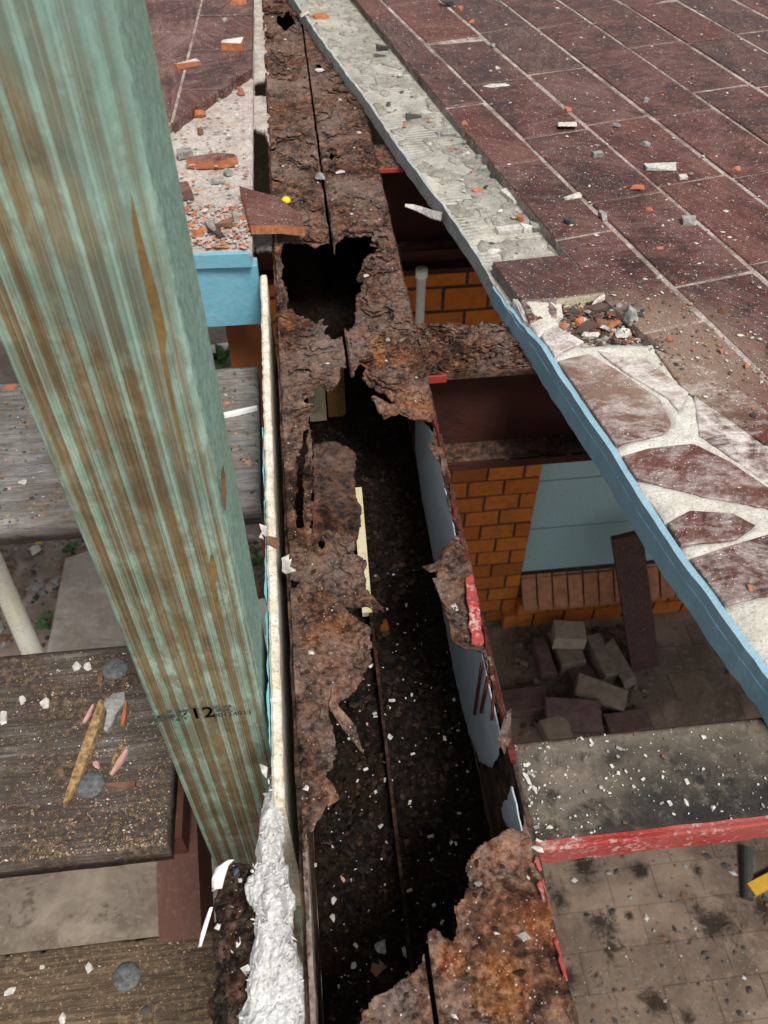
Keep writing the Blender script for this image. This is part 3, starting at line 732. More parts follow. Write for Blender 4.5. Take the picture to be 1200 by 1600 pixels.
mesh_obj('painted_edge', *merge([prism([(-1.6, fe-.003), (-.5, fe+.004), (-.16, fe-.002), (LX-.004, fe-.007), (LX-.004, fe), (-.16, fe+.006), (-.5, fe+.012), (-1.6, fe+.02)], .019, ZL-.006)]), M_blue_left, tl)
# blue fascia board below the slab end
fb = mesh_obj('fascia_board', *box_vf(-1.5, -.0595, fe+.004, fe+.026, -.082, .015, .002), M_blue_left)
tag(fb, 'sky blue fascia board under the near end of the left terrace', 'board')
bs = mesh_obj('steel_column', *box_vf(-.125, -.066, 1.13, 1.21, ZF, -.02), m_paint('orange_brown_steel_paint', (.20, .062, .022), (.25, .085, .03), .3, (.12, .05, .03), 30, .5))
tag(bs, 'brown steel column behind the tread end under the blue fascia board', 'column')

# ================================================================== RUSTED BEAM (two channels toe to toe)
XL, XR, XS = -.035, .142, .049; ZB = -.195
beam = empty('steel_beam', (.05, 1.2, ZB)); tag(beam, 'rotted brown box beam of two steel channels with its top rusted through', 'beam')
def z3(pts): return [(350+x/3, 350+y/3) for x, y in pts]
def z6(pts): return [(350+x/2.4, 800+y/2.4) for x, y in pts]
H1 = poly(z3([(275, 110), (300, 95), (460, 86), (497, 92), (515, 150), (527, 84), (545, 55), (570, 43), (640, 48), (690, 45), (700, 62), (684, 82), (692, 102), (722, 100), (724, 135), (670, 162), (650, 190), (622, 220), (625, 245), (650, 265), (640, 320), (620, 345), (612, 400), (618, 440), (585, 495), (560, 478), (545, 520), (525, 540), (500, 520), (468, 505), (468, 470), (490, 450), (440, 452), (400, 462), (370, 445), (340, 440), (325, 400), (300, 385), (300, 330), (282, 290), (270, 240), (270, 180)]), 0)
H2 = poly(z3([(545, 672), (575, 668), (590, 720), (605, 724), (615, 690), (640, 662), (705, 648), (680, 675), (650, 700), (648, 732), (700, 748), (725, 782), (770, 795), (800, 806), (790, 828), (740, 815), (690, 818), (715, 845), (755, 900), (800, 905), (830, 898), (880, 915), (968, 918), (985, 935)])
          + [(676, 690), (686, 720), (697, 770), (707, 810), (716, 838), (700, 850), (688, 868), (679, 878), (684, 890), (680, 907), (692, 935), (700, 975), (706, 998), (724, 1014), (752, 1014), (757, 1030), (768, 1070), (780, 1112), (795, 1140), (801, 1180), (812, 1215), (818, 1260), (820, 1300), (798, 1300), (762, 1314), (735, 1335), (723, 1362), (732, 1383), (726, 1407), (711, 1419), (714, 1452), (708, 1473), (690, 1461), (672, 1458), (663, 1470), (660, 1500), (648, 1518), (615, 1542), (585, 1557), (570, 1578), (550, 1625), (500, 1660), (483, 1660), (483, 1300)]
          + z6([(340, 1170), (390, 1100), (385, 1050), (370, 1000), (400, 950), (425, 890), (410, 820), (390, 760), (400, 700), (450, 690), (500, 650), (545, 560), (555, 490), (545, 430), (480, 385), (450, 350), (500, 345), (560, 362), (598, 355), (585, 320), (560, 300), (530, 292), (530, 180), (482, 165), (500, 130), (478, 85), (440, 95), (420, 80), (330, 85)])
          + z3([(405, 1450), (415, 1300), (412, 1100), (410, 1000), (395, 935), (408, 895), (432, 855), (378, 850), (376, 815), (418, 800), (440, 760), (490, 776), (520, 766), (546, 730)]), 0)
H3 = poly([(433, 25), (452, 15), (463, 40), (447, 45), (432, 38)], 0)
small = [(at(502, 854)[:2], .0042), (at(460, 919)[:2], .004), (at(522, 240)[:2], .010), (at(497, 103)[:2], .006), (at(512, 250)[:2], .008), (at(468, 770)[:2], .0035), (at(463, 800)[:2], .004)]
SL = poly(z3([(372, 985), (388, 960), (392, 1060), (372, 1180), (375, 1420), (345, 1432), (335, 1330), (345, 1120)]), 0)
def holes(x, y):
    n = fbm(x*140, y*140, 0, 3, 2)*.0030+fbm(x*420, y*420, 0, 2, 6)*.0012
    d = np.maximum(psd(x, y, H1), psd(x, y, H2)); d = np.maximum(d, psd(x, y, H3)); d = np.maximum(d, psd(x, y, SL))
    for c, r in small: d = np.maximum(d, r-np.hypot(x-c[0], (y-c[1])*.8))
    return d+n
ys = [-.12]
while ys[-1] < 3.6: ys.append(ys[-1]+.0019+max(0, ys[-1]-.4)*.0022)
ys = np.array(ys)
def Fleft(x, y): return np.minimum(np.minimum(x-XL, (XS-.0018)-x+.0012*fbm(y*40, x*0, 0, 3, 3)), -holes(x, y))
def Fright(x, y): return np.minimum(np.minimum(x-(XS+.0018), XR-x+.0012*fbm(y*60, x*0, 0, 3, 9)), -holes(x, y))
def hrust(a, b, f):
    ed = np.clip(1-f/.02, 0, 1)
    crest = np.maximum(0, fbm(a*22, b*22, 0, 3, 31))*.006
    toe = .0025*np.exp(-((a-XS)/.006)**2); crest = crest*np.clip(1.6-b, .25, 1)
    return .0016*fbm(a*60, b*60, 0, 4, 12)+crest*.5+ed*ed*.014*fbm(a*40, b*40, 1, 2, 14)+.0018*fbm(a*200, b*200, 0, 2, 15)-toe
yend = at(700, 1300)[1]
mfun = lambda a, b, f: (b < yend).astype(int)
flat_frame = lambda a, b, h: (a, b, h)
ragged('top_flange', np.linspace(XL, XS-.0018, 44), ys, Fleft, flat_frame, hrust, .0022, None, beam, True, [M_rust, M_rust_end], mfun)
fr = ragged('top_flange', np.linspace(XS+.0018, XR, 48), ys, Fright, flat_frame, hrust, .0022, None, beam, True, [M_rust, M_rust_end], mfun)
for k_, (Ff, A_) in enumerate(((Fleft, np.linspace(XL+.001, XS-.003, 44)), (Fright, np.linspace(XS+.003, XR-.001, 48)))):
    for lev, (thr, zo) in enumerate(((.02, .0018), (.20, .0040))):
        Fl_ = lambda x, y, Ff=Ff, thr=thr: np.minimum(Ff(x, y)-.0015, (fbm(x*30, y*26, 0, 5, 151)-thr-.14*np.clip((y-1.0)*2, 0, 1))*.03)
        ragged('rust_layer', A_, ys, Fl_, flat_frame, lambda a, b, f, zo=zo: hrust(a, b, np.full_like(a, .03))+zo+.0028*np.clip(1-f/.006, 0, 1)**2*(.4+fbm(a*60, b*60, 0, 2, 160)), .0009, None, beam, True, [M_rust_scale if lev else M_rust, M_rust_end], mfun)['kind'] = 'stuff'
# webs
zs = np.arange(ZB, -.002, .004)
yw = np.arange(-.12, 3.6, .010)
cutl = lambda y, z: np.minimum(-.0035-z+.003*fbm(y*70, z*70, 0, 3, 51)-.004*(y < .30), z-ZB)
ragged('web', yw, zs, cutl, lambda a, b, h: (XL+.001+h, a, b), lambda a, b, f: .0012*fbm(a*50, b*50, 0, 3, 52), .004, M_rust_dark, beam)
def Fweb(y, z):
    topcut = -.0035-z+.0025*fbm(y*80, z*80, 0, 3, 61)
    bite = np.hypot((y-.325)*1.0, (z+.0)*.7)-.018
    return np.minimum(np.minimum(topcut, z-ZB), 1.0+bite*0)
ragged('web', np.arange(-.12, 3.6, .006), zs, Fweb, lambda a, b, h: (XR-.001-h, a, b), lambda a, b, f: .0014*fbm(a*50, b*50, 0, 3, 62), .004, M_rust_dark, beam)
# blue-grey paint left on the inside of the right web
bp = np.array([at_x(x, y, XR-.007)[1:] for x, y in [(648, 640), (648, 700), (657, 770), (672, 850), (690, 950), (703, 1020), (715, 1085), (733, 1150), (748, 1190), (765, 1200), (776, 1180), (782, 1150), (806, 1140), (790, 1090), (752, 980), (715, 830), (676, 655)]])
bp[:, 1] = np.minimum(bp[:, 1], -.004)
bp2 = np.array([at_x(x, y, XR-.007)[1:] for x, y in [(782, 1265), (786, 1285), (800, 1300), (818, 1312), (812, 1260), (800, 1215), (795, 1240)]])
bp2[:, 1] = np.minimum(bp2[:, 1], -.003)
Fp = lambda y, z: np.maximum(psd(y, z, bp), psd(y, z, bp2))+.003*fbm(y*120, z*120, 0, 3, 71)
ragged('paint_layer', np.arange(.15, 1.0, .003), np.arange(ZB, -.001, .003), Fp, lambda a, b, h: (XR-.0065-h, a, b), lambda a, b, f: .0008*fbm(a*90, b*90, 0, 3, 72), .0012, M_bluegrey, beam)
# curled red edge strip on top of the right web where the flange has gone
def strip_edge():
    yy_ = np.arange(at(800, 1190)[1], at(673, 657)[1], .003); m = len(yy_); prof = []
    for j, (dx, dz) in enumerate(((-.005, -.002), (-.003, .0025), (.001, .003), (.0025, -.004), (.001, -.012))):
        n_ = fbm(yy_*70, yy_*0+j*1.7, 0, 3, 80+j)
        prof.append(np.c_[XR-.0005+dx*.75+.0034*n_, yy_, dz+.005*fbm(yy_*110, yy_*0+j, 2, 3, 90+j)])
    v = np.vstack(prof); f = []
    for j in range(5):
        k2 = (j+1) % 5
        f += [[j*m+i, j*m+i+1, k2*m+i+1, k2*m+i] for i in range(m-1)]
    f += [[0, m, 2*m, 3*m, 4*m], [5*m-1, 4*m-1, 3*m-1, 2*m-1, m-1]]
    return v, f
mesh_obj('torn_edge', *strip_edge(), M_rededge, beam)
for k, (pa, pb) in enumerate((((753, 1035), (741, 1116)), ((762, 1058), (751, 1113)), ((772, 1080), (768, 1124)))):
    a_, b_ = at_x(*pa, XR-.0085), at_x(*pb, XR-.0085)
    mesh_obj('rust_run', *beam_vf(a_, b_, .0026, .0022, (1, 0, 0)), M_rededge, beam)
# red paint patch on the remaining scrap of flange
rp = poly([(728, 905), (738, 903), (748, 950), (754, 1014), (738, 1014), (733, 985), (729, 950)], 0)
ragged('paint_layer', np.arange(.10, .15, .0018), np.arange(.38, .56, .0025), lambda x, y: np.minimum(psd(x, y, rp), XR+.001-x)+.0015*fbm(x*200, y*200, 0, 2, 7), lambda a, b, h: (a, b, .0055+h), lambda a, b, f: hrust(a, b, f*0+.05)+.0006*fbm(a*200, b*200, 0, 2, 3), .0015, M_redpink, beam)
re_ = poly([(845, 1340), (868, 1400), (885, 1470), (900, 1540), (912, 1610), (925, 1700), (915, 1700), (892, 1600), (880, 1540), (866, 1480), (848, 1400), (838, 1350)], 0)
ragged('paint_layer', np.arange(.10, .150, .0018), np.arange(.02, .27, .0025), lambda x, y: np.minimum(psd(x, y, re_)+.006*fbm(x*120, y*120, 0, 3, 17), XR+.0012-x), lambda a, b, h: (a, b, .0048+h), lambda a, b, f: hrust(a, b, f*0+.05)*.7-.004*np.clip((a-.136)/.006, 0, 1)**2, .0035, M_redpink, beam)
# bottom flange, broken open in the middle of its length
HB = poly([(596, 962), (606, 965), (610, 985), (603, 992), (594, 985)], ZB)
def Fbot(x, y): return np.minimum(np.minimum(x-XL-.002, XR-.003-x), -(psd(x, y, HB)+.006*fbm(x*90, y*90, 0, 3, 21)))
def hbot(a, b, f): return .016*fbm(a*26, b*26, 0, 4, 22)+.006*fbm(a*120, b*120, 0, 3, 23)+.018*np.exp(-((a-XR)/.02)**2)+.012*np.exp(-((a-XL)/.015)**2)+.004*np.exp(-((a-XS)/.003)**2)
ragged('bottom_flange', np.arange(XL+.002, XR-.001, .0034), np.arange(-.12, 2.6, .0045), Fbot, lambda a, b, h: (a, b, ZB+.004+h), hbot, .004, M_debris, beam)
mesh_obj('toe_ridge', *beam_vf((XS-.002, .16, ZB+.010), (XS+.001, .60, ZB+.013), .0035, .020), M_rust_in, beam)
# sagging inner sheet on the left, and flakes hanging off the holes
cs = poly([(490, 690), (520, 684), (556, 690), (553, 750), (566, 790), (556, 833), (530, 845), (488, 842)], -.05)
ragged('sagging_plate', np.arange(-.03, .06, .0026), np.arange(.50, .95, .004), lambda x, y: psd(x, y, cs)+.004*fbm(x*110, y*110, 0, 3, 33), lambda a, b, h: (a, b, -.045-(a+.03)*.25+h), lambda a, b, f: .004*fbm(a*50, b*50, 0, 4, 34), .003, M_rust_dark, beam)
def flake(px_pts, z, tilt, mat, parent, name='hanging_flake', th=.0016):
    P = poly(px_pts, z); P = densify(np.vstack([P, P[:1]]), .004, .0012, int(px_pts[0][0]))[:-1]
    v, f = prism(P, z-th, z); v = np.array(v); c = P.mean(0)
    v[:, 2] += (v[:, 0]-c[0])*tilt[0]+(v[:, 1]-c[1])*tilt[1]+.0015*fbm(v[:, 0]*90, v[:, 1]*90, 0, 2, 3)
    return mesh_obj(name, v, f, mat, parent)
M_greyflake = m_flat('grey_lifted_scale', (.17, .135, .12), .5, 140)
M_rust_flk = m_rust('lifted_rust_scale', 1.3, .6, .2, [], .003)
flake([(537, 940), (560, 930), (590, 938), (598, 948), (572, 945), (555, 952), (538, 950)], .004, (-.2, 0), M_rust_flk, beam)
flake([(660, 880), (680, 878), (700, 860), (712, 852), (705, 880), (690, 888), (672, 890)], .006, (.25, 0), M_rust_scale, beam)
flake([(676, 900), (690, 902), (700, 920), (698, 950), (690, 935)], .004, (.5, 0), M_rust_flk, beam)
flake([(520, 1085), (530, 1110), (555, 1130), (568, 1165), (560, 1160), (535, 1135), (515, 1110)], -.012, (-.3, .4), M_rust_flk, beam)
flake([(668, 695), (690, 700), (698, 718), (680, 715)], .004, (0, .1), M_rust_scale, beam)
flake([(505, 1210), (520, 1225), (530, 1245), (512, 1260), (500, 1240)], -.01, (-.2, .2), M_rust_scale, beam)
flake([(548, 860), (566, 880), (572, 905), (562, 900), (550, 880)], -.02, (-.3, .2), M_rust_scale, beam)
flake([(779, 1150), (792, 1165), (800, 1150), (796, 1120), (788, 1125)], .012, (.3, 1.2), M_rust_scale, beam)
# left edge strip of web standing where the flange has rotted away
mesh_obj('torn_edge', *ribbon(np.c_[np.full(40, XL+.002), np.linspace(.08, at(478, 1300)[1], 40)], np.tile([[1.0, 0]], (40, 1)), -.03, -.001, .002, -.002, 45, .004), M_greyflake, beam)

# grit and chips lying inside the beam
npt = 9500
X = XL+.006+(XR-XL-.012)*rng.random(npt); Y = -.05+1.0*rng.random(npt)**1.1
ok = Fbot(X, Y) > .004; X, Y = X[ok], Y[ok]
Z = ZB+.004+hbot(X, Y, 0)
dg = crumbs('rust_debris', np.c_[X, Y, Z], (.0011, .0052), [M_flake, M_flake2, M_debris, M_rust_in], [6, 1.0, 5, 1.5], flat=.55, tilt=1.1, aspect=1.6)
tag(dg, 'black rust flakes and grit heaped inside the rotted beam')
npt = 300
X = XL+.01+(XR-XL-.02)*rng.random(npt); Y = .05+.62*rng.random(npt)
Z = ZB+.007+hbot(X, Y, 0)
dw = crumbs('paint_flecks', np.c_[X, Y, Z], (.0005, .0021), [M_chip_white, M_chip_grey, M_chip_pink], [6, 3, 1], flat=.35, aspect=2.2, tilt=.5, box=True)
tag(dw, 'tiny white paint flecks on the grit inside the beam')

# crust and grains on the top flanges
npt = 2600
X = XL+.004+(XR-XL-.008)*rng.random(npt); Y = .12+2.6*rng.random(npt)**1.3
ff = np.maximum(Fleft(X, Y), Fright(X, Y)); ok = ff > .003; X, Y = X[ok], Y[ok]
Z = hrust(X, Y, ff[ok])
gr = crumbs('rust_crumbs', np.c_[X, Y, Z], (.0006, .0042), [M_rust_scale, M_flake2, M_chip_white, M_chip_grey, M_chip_brown], [5, 4, 1.6, 1, 2], flat=.45, tilt=.5)
tag(gr, 'loose rust crumbs and pale grains on top of the beam')

# strip of old mortar between the left slab and the beam, with holes in it
def Fst(x, y):
    hA = psd(x, y, poly([(388, 205), (395, 195), (412, 200), (424, 230), (428, 275), (426, 318), (385, 325)], 0)); hB = psd(x, y, poly([(397, 120), (430, 118), (428, 140), (412, 147), (397, 146)], 0))
    return np.minimum(np.minimum(np.minimum(x-(LX-.03), XL+.004-x), y-1.14), -np.maximum(hA, hB))+.003*fbm(x*120, y*120, 0, 3, 55)
ms = ragged('mortar_strip', np.arange(LX-.04, XL+.012, .003), np.arange(1.1, 3.4, .008), Fst, lambda a, b, h: (a, b, -.004+h), lambda a, b, f: .003*fbm(a*50, b*50, 0, 4, 56), .010, M_bed_left)
tag(ms, 'strip of crumbling old mortar between left terrace and rusted beam', 'mortar')

# ================================================================== CROSS JOISTS
def joist(y0, y1, depth, x0, x1, label, mtop, msides, style):
    j = empty('steel_joist', ((x0+x1)/2, (y0+y1)/2, -depth)); tag(j, label, 'joist', 'cross joists on the right of the beam')
    A = np.arange(x0, x1, .0045); B = np.arange(y0, y1+.0001, .0030)
    s = int(y0*100)
    Fj = lambda x, y: np.minimum(np.minimum(y-y0+.001*fbm(x*70, y*0, 0, 3, s), y1-y+.0015*fbm(x*70, y*0, 1, 3, s)), x-x0+.02)
    amp = .0050 if style == 'scale' else .0009
    ragged('top_flange', A, B, Fj, lambda a, b, h: (a, b, -.0035+h), lambda a, b, f: amp*fbm(a*70, b*70, 0, 4, s+1)+amp*.6*fbm(a*260, b*260, 0, 2, s+2), .006, mtop, j)
    if style == 'scale':
        for lev, (thr, zo) in enumerate(((-.05, .0022), (.16, .0048))):
            ragged('rust_layer', A, B, lambda x, y, thr=thr: np.minimum(Fj(x, y)-.001, (fbm(x*45, y*45, 0, 5, s+8)-thr)*.025), lambda a, b, h: (a, b, -.0035+h), lambda a, b, f, zo=zo: amp*fbm(a*70, b*70, 0, 4, s+1)+zo+.003*np.clip(1-f/.005, 0, 1)**2*(.4+fbm(a*80, b*80, 0, 2, 7)), .0015, M_rust_scale if lev else M_rust_flk, j)['kind'] = 'stuff'
    lip = .013 if style != 'flat' else .042
    ym = (y0+y1)/2
    if style == 'flat':
        xx_ = np.arange(x0+.001, x1, .004); pth = np.c_[xx_, np.full(len(xx_), y0)]; nn_ = np.tile([[0, -1.0]], (len(xx_), 1))
        mesh_obj('flange_edge', *ribbon(pth, nn_, -lip, -.014, .0045, -.008, 171, .0022), msides, j)
        mesh_obj('flange_edge', *ribbon(pth, nn_, -.0145, -.0062, .0024+.0010*fbm(xx_*60, xx_*0, 0, 3, 9), -.008, 175, .0009), msides, j)
    else: mesh_obj('flange_edge', *box_vf(x0+.001, x1, y0-.0012, y0+.010, -lip, -.0055, .002), msides, j)
    if style != 'flat':
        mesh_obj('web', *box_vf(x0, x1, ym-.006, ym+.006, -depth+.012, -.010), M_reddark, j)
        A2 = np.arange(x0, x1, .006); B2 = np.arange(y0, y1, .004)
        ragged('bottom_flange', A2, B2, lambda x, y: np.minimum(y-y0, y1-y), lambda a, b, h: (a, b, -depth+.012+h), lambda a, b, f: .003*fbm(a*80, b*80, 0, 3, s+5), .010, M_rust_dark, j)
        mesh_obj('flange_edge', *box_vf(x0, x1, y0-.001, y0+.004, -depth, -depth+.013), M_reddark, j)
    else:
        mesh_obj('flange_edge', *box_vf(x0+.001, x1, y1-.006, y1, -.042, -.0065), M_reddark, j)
    if style == 'scale': mesh_obj('paint_patch', *box_vf(x0+.001, x0+.026, y0-.0022, y0+.002, -.016, -.0052, .001), M_red, j); mesh_obj('paint_patch', *box_vf(x0+.003, x0+.03, y0-.0022, y0+.002, -depth-.0005, -depth+.0125, .001), M_red, j)
    return j
M_joist_top = m_rust('sooty_joist_top', 1.0, .3, .08, [], .0015)
def m_joist2():
    t = NT('lichen_stained_joist_top'); n = t.noise(14, 5, .6, .4, t.vec((.6, 1, 1))); n2 = t.noise(120, 5, .7); n3 = t.noise(32, 6, .7)
    c = t.mix(t.ramp(n, (.36, 0.0), (.64, 1.0)), (.035, .030, .026), (.15, .125, .095))
    c = t.mix(t.ramp(n2, (.52, 0.0), (.70, .45)), c, (.22, .185, .15)); c = t.mix(t.ramp(n3, (.56, 0.0), (.66, .85)), c, (.020, .019, .018))
    c = specks(t, c, 260, .09, (.50, .45, .40))
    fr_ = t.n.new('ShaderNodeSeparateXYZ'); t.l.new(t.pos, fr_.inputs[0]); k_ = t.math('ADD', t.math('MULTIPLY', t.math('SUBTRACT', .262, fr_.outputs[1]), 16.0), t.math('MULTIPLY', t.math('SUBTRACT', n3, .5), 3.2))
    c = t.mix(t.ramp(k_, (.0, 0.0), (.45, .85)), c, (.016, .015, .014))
    return t.done(c, .8, t.bump(n2, .7, .002))
M_joist_top2 = m_joist2()
joist(.2365, .320, .05, XR+.0015, 3.2, 'near grey brown joist with a red primed lip and white paint flecks', M_joist_top2, M_redpink, 'flat')
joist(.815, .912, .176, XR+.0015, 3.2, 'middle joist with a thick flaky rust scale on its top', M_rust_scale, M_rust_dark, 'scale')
joist(1.372, 1.46, .176, XR+.0015, 3.2, 'far joist mostly hidden in the dark with a red lip', M_rust, M_red, 'plain')
npt = 1300
X = XR-.045+.36*rng.random(npt)**1.3; Y = .818+.09*rng.random(npt)
k1 = crumbs('rust_scale', np.c_[X, Y, np.full(npt, .0005)+.002*rng.random(npt)], (.0008, .0045), [M_rust_scale, M_rust_flk, M_flake2], [6, 4, 3], flat=.16, tilt=.35, aspect=1.8)
tag(k1, 'lifting scale flakes on the middle joist')
npt = 300
X = XR+.004+.30*rng.random(npt)**1.9; Y = .235+.082*rng.random(npt)
k2 = crumbs('paint_flecks', np.c_[X, Y, np.full(npt, -.0022)], (.0004, .0017), [M_chip_white, M_chip_grey, M_chip_brown], [6, 3, 2], flat=.4, tilt=.3, aspect=1.9, box=True)
tag(k2, 'white paint flecks on the near joist')

# cream painted timber left inside the hollow of the beam
ca_ = at_y(520, 650, .955)
cb = mesh_obj('painted_board', *box_vf(-.004, .021, .955, .967, ZB+.006, -.055), M_cream); tag(cb, 'cream painted board end showing through the big hole, left of the amber one', 'board')
cb = mesh_obj('painted_board', *box_vf(.024, .050, .962, .974, ZB+.006, -.062), m_flat('amber_board', (.30, .16, .045), .35, 30)); tag(cb, 'amber stained board end beside the cream one in the big hole', 'board')
pa_, pb2 = at(558, 765, -.15), at(574, 960, -.176)
cb = mesh_obj('painted_batten', *beam_vf(pa_, pb2, .012, .010), M_cream); tag(cb, 'cream batten lying lengthwise inside the rotted beam', 'batten')

# ================================================================== FIBRE CEMENT SHEET BESIDE THE BEAM
fc = empty('fibre_cement_sheet', (-.042, .6, -.24)); tag(fc, 'upright fibre cement sheet with torn white top edge, left of the beam', 'sheet')
yv = np.linspace(.285, fe+.002, 240); m = len(yv)
def sheet_prof():
    w = .0006*fbm(yv*30, yv*0, 0, 3, 101); tz = .0016*fbm(yv*90, yv*0, 0, 4, 102)-.010*np.clip((.33-yv)/.2, 0, 1)
    xl = -.0570+w+.0010*fbm(yv*120, yv*0, 0, 3, 103); xr = -.0475+w+.0007*fbm(yv*110, yv*0, 0, 3, 104)
    prof = [np.c_[xl, yv, yv*0-.24], np.c_[xl, yv, tz-.0022], np.c_[xl+.0022, yv, tz], np.c_[xr-.0016, yv, tz], np.c_[xr, yv, tz-.002], np.c_[xr, yv, yv*0-.24]]
    v = np.vstack(prof); f = []; mi = []
    for j in range(6):
        k_ = (j+1) % 6
        f += [[j*m+i, j*m+i+1, k_*m+i+1, k_*m+i] for i in range(m-1)]; mi += [1 if j == 0 else 0]*(m-1)
    f += [[j*m for j in range(6)], [j*m+m-1 for j in range(6)][::-1]]; mi += [0, 0]
    return v, f, mi
v, f, mi = sheet_prof()
mesh_obj('sheet', v, f, None, fc, False, [M_fc_edge, M_teal], mi)
pe = np.arange(.34, .74, .004)
mesh_obj('painted_edge', *ribbon(np.c_[np.full(len(pe), -.0582), pe], np.tile([[-1.0, 0]], (len(pe), 1)), -.05, .0005, .0002+.0024*fbm(pe*60, pe*0, 0, 3, 5), -.0006, 131, .002), M_teal, fc)
# thick torn fibre heap at the near end
tf = poly([(424, 1190), (436, 1215), (440, 1300), (446, 1370), (458, 1400), (452, 1440), (470, 1490), (478, 1560), (478, 1640), (470, 1760), (372, 1760), (368, 1600), (388, 1500), (392, 1420), (380, 1385), (398, 1330), (408, 1270), (416, 1215)], 0)
ragged('torn_fibre', np.arange(-.10, -.015, .0019), np.arange(.04, .42, .0024), lambda x, y: psd(x, y, tf)+.004*fbm(x*150, y*90, 0, 4, 111), lambda a, b, h: (a, b, .001+h),
       lambda a, b, f: .0045*fbm(a*60, b*40, 0, 4, 112)+.0038*fbm(a*320, b*170, 0, 3, 113)-.006*np.clip(.30-np.abs(fbm(a*90, b*22, 0, 3, 115)), 0, 1)/.30*(b > .2)-.012*(1-np.clip(f/.012, 0, 1))**2-.004*np.clip((.30-b)/.2, 0, 1), .010, M_fibre, fc, False)
npt = 1100
X = -.095+.075*rng.random(npt); Y = .06+.28*rng.random(npt); ok = psd(X, Y, tf) > .001; X, Y = X[ok], Y[ok]
Z = .001+.006*fbm(X*60, Y*40, 0, 4, 112)-.004*np.clip((.30-Y)/.2, 0, 1)-.006*(1-np.clip(psd(X, Y, tf)/.012, 0, 1))**2
fb_ = crumbs('fibres', np.c_[X, Y, Z], (.0005, .0013), [M_fibre, M_chip_white], [3, 1], fc, flat=.5, aspect=4.5, tilt=.6, lift=.6)
for pp, zz_ in (([(405, 820), (417, 825), (416, 838), (408, 832), (412, 840), (404, 836), (409, 830)], .004), ([(441, 880), (456, 876), (452, 886), (462, 892), (446, 893), (440, 888)], .004), ([(405, 1193), (418, 1200), (416, 1215), (410, 1206)], .002), ([(440, 872), (452, 868), (450, 876), (441, 878)], .006)):
    flake(pp, zz_, (.4, .3), M_chip_white, fc, 'torn_paper')
flake([(417, 838), (436, 842), (437, 851), (430, 854), (418, 848)], .004, (.1, .2), M_chip_brown, fc, 'torn_paper')
# black crusted steel scrap left of the torn fibre
cr = empty('rusted_bracket', (-.11, .2, -.09)); tag(cr, 'black crusted steel bracket with curled white paint, at the foot of the green post', 'bracket')
ck = poly([(347, 1352), (372, 1342), (386, 1350), (384, 1372), (400, 1420), (402, 1500), (400, 1620), (402, 1760), (322, 1760), (326, 1600), (329, 1500), (328, 1440), (336, 1390)], -.008)
ragged('crust', np.arange(-.15, -.05, .0022), np.arange(.05, .36, .0026), lambda x, y: psd(x, y, ck)+.008*fbm(x*70, y*70, 0, 4, 121), lambda a, b, h: (a, b, -.016+h), lambda a, b, f: .012*fbm(a*45, b*45, 0, 4, 122)+.005*fbm(a*160, b*160, 0, 3, 123)-.008*(1-np.clip(f/.008, 0, 1)), .02, M_crust, cr)
nq_ = 1500
X = -.15+.10*rng.random(nq_); Y = .05+.30*rng.random(nq_); ok = psd(X, Y, ck) > .003; X, Y = X[ok], Y[ok]
M_slate = m_flat('blue_black_scale', (.055, .075, .10), .5, 120, .5)
crumbs('crust_flakes', np.c_[X, Y, -.016+.012*fbm(X*45, Y*45, 0, 4, 122)], (.0008, .0040), [M_flake, M_debris, M_slate, M_rust_dark, M_chip_grey, M_fibre], [6, 5, 1.2, 3, .8, .9], cr, flat=.5, tilt=.9, aspect=2.0)
mesh_obj('stem', *box_vf(-.104, -.082, .06, .22, -.16, -.045), M_rust_dark, cr)
def curl(pts, z, w, parent, name='paint_curl', mat=None):
    c = [at(x, y, z) for x, y in pts]; vv = []; ff_ = []
    for i, p in enumerate(c):
        ww = w*(.6+.4*math.sin(math.pi*(i+.5)/len(c)))
        for sx, sz in ((-.5, 0), (0, .25), (.5, 0), (.5, -.12), (0, .12), (-.5, -.12)): vv.append((p[0]+ww*sx, p[1]+ww*.15*sx, p[2]+ww*sz+.004*math.sin(i*1.3)))
    for i in range(len(c)-1): ff_ += [[i*6+q, i*6+(q+1) % 6, i*6+6+(q+1) % 6, i*6+6+q] for q in range(6)]
    ff_ += [list(range(6)), list(range(len(c)*6-6, len(c)*6))[::-1]]
    return mesh_obj(name, vv, ff_, mat or M_white, parent, True)
curl([(358, 1345), (348, 1357), (342, 1372), (338, 1388)], .004, .010, cr)
curl([(330, 1418), (325, 1440), (318, 1460), (311, 1478)], -.004, .0035, cr)

# ================================================================== GREEN POST
YP = .38; xl_, xr_ = -.4165*YP, -.167*YP; S_ = xr_-xl_
post = empty('timber_post', ((xl_+xr_)/2, YP+S_/2, ZF)); tag(post, 'green treated pine post with brown grain streaks and a black stamp', 'post')
def post_vf():
    r = .006; zsn = np.r_[ZF, np.linspace(-.6, 1.3, 60)]; pts = []
    for cx, cy, a0 in ((xl_+.003, YP+.003, 180), (xr_-r, YP+r, 270), (xr_-r, YP+S_-r, 0), (xl_+.003, YP+S_-.003, 90)):
        rr = .003 if cx < -.1 else r
        for q in range(4): a = math.radians(a0+q*30); pts.append((cx+rr*math.cos(a), cy+rr*math.sin(a)))
    n = len(pts); v = []; f = []; mi = []
    for z in zsn:
        for i, (x, y) in enumerate(pts): v.append((x+.0006*math.sin(z*9), y+.0004*math.sin(z*7+1), z))
    for k_ in range(len(zsn)-1):
        for i in range(n):
            f.append([k_*n+i, k_*n+(i+1) % n, (k_+1)*n+(i+1) % n, (k_+1)*n+i]); mi.append(1 if 6 <= i <= 8 else 0)
    f += [list(range(n))[::-1], list(range(len(f) and (len(zsn)-1)*n, len(zsn)*n))]; mi += [1, 1]
    return v, f, mi
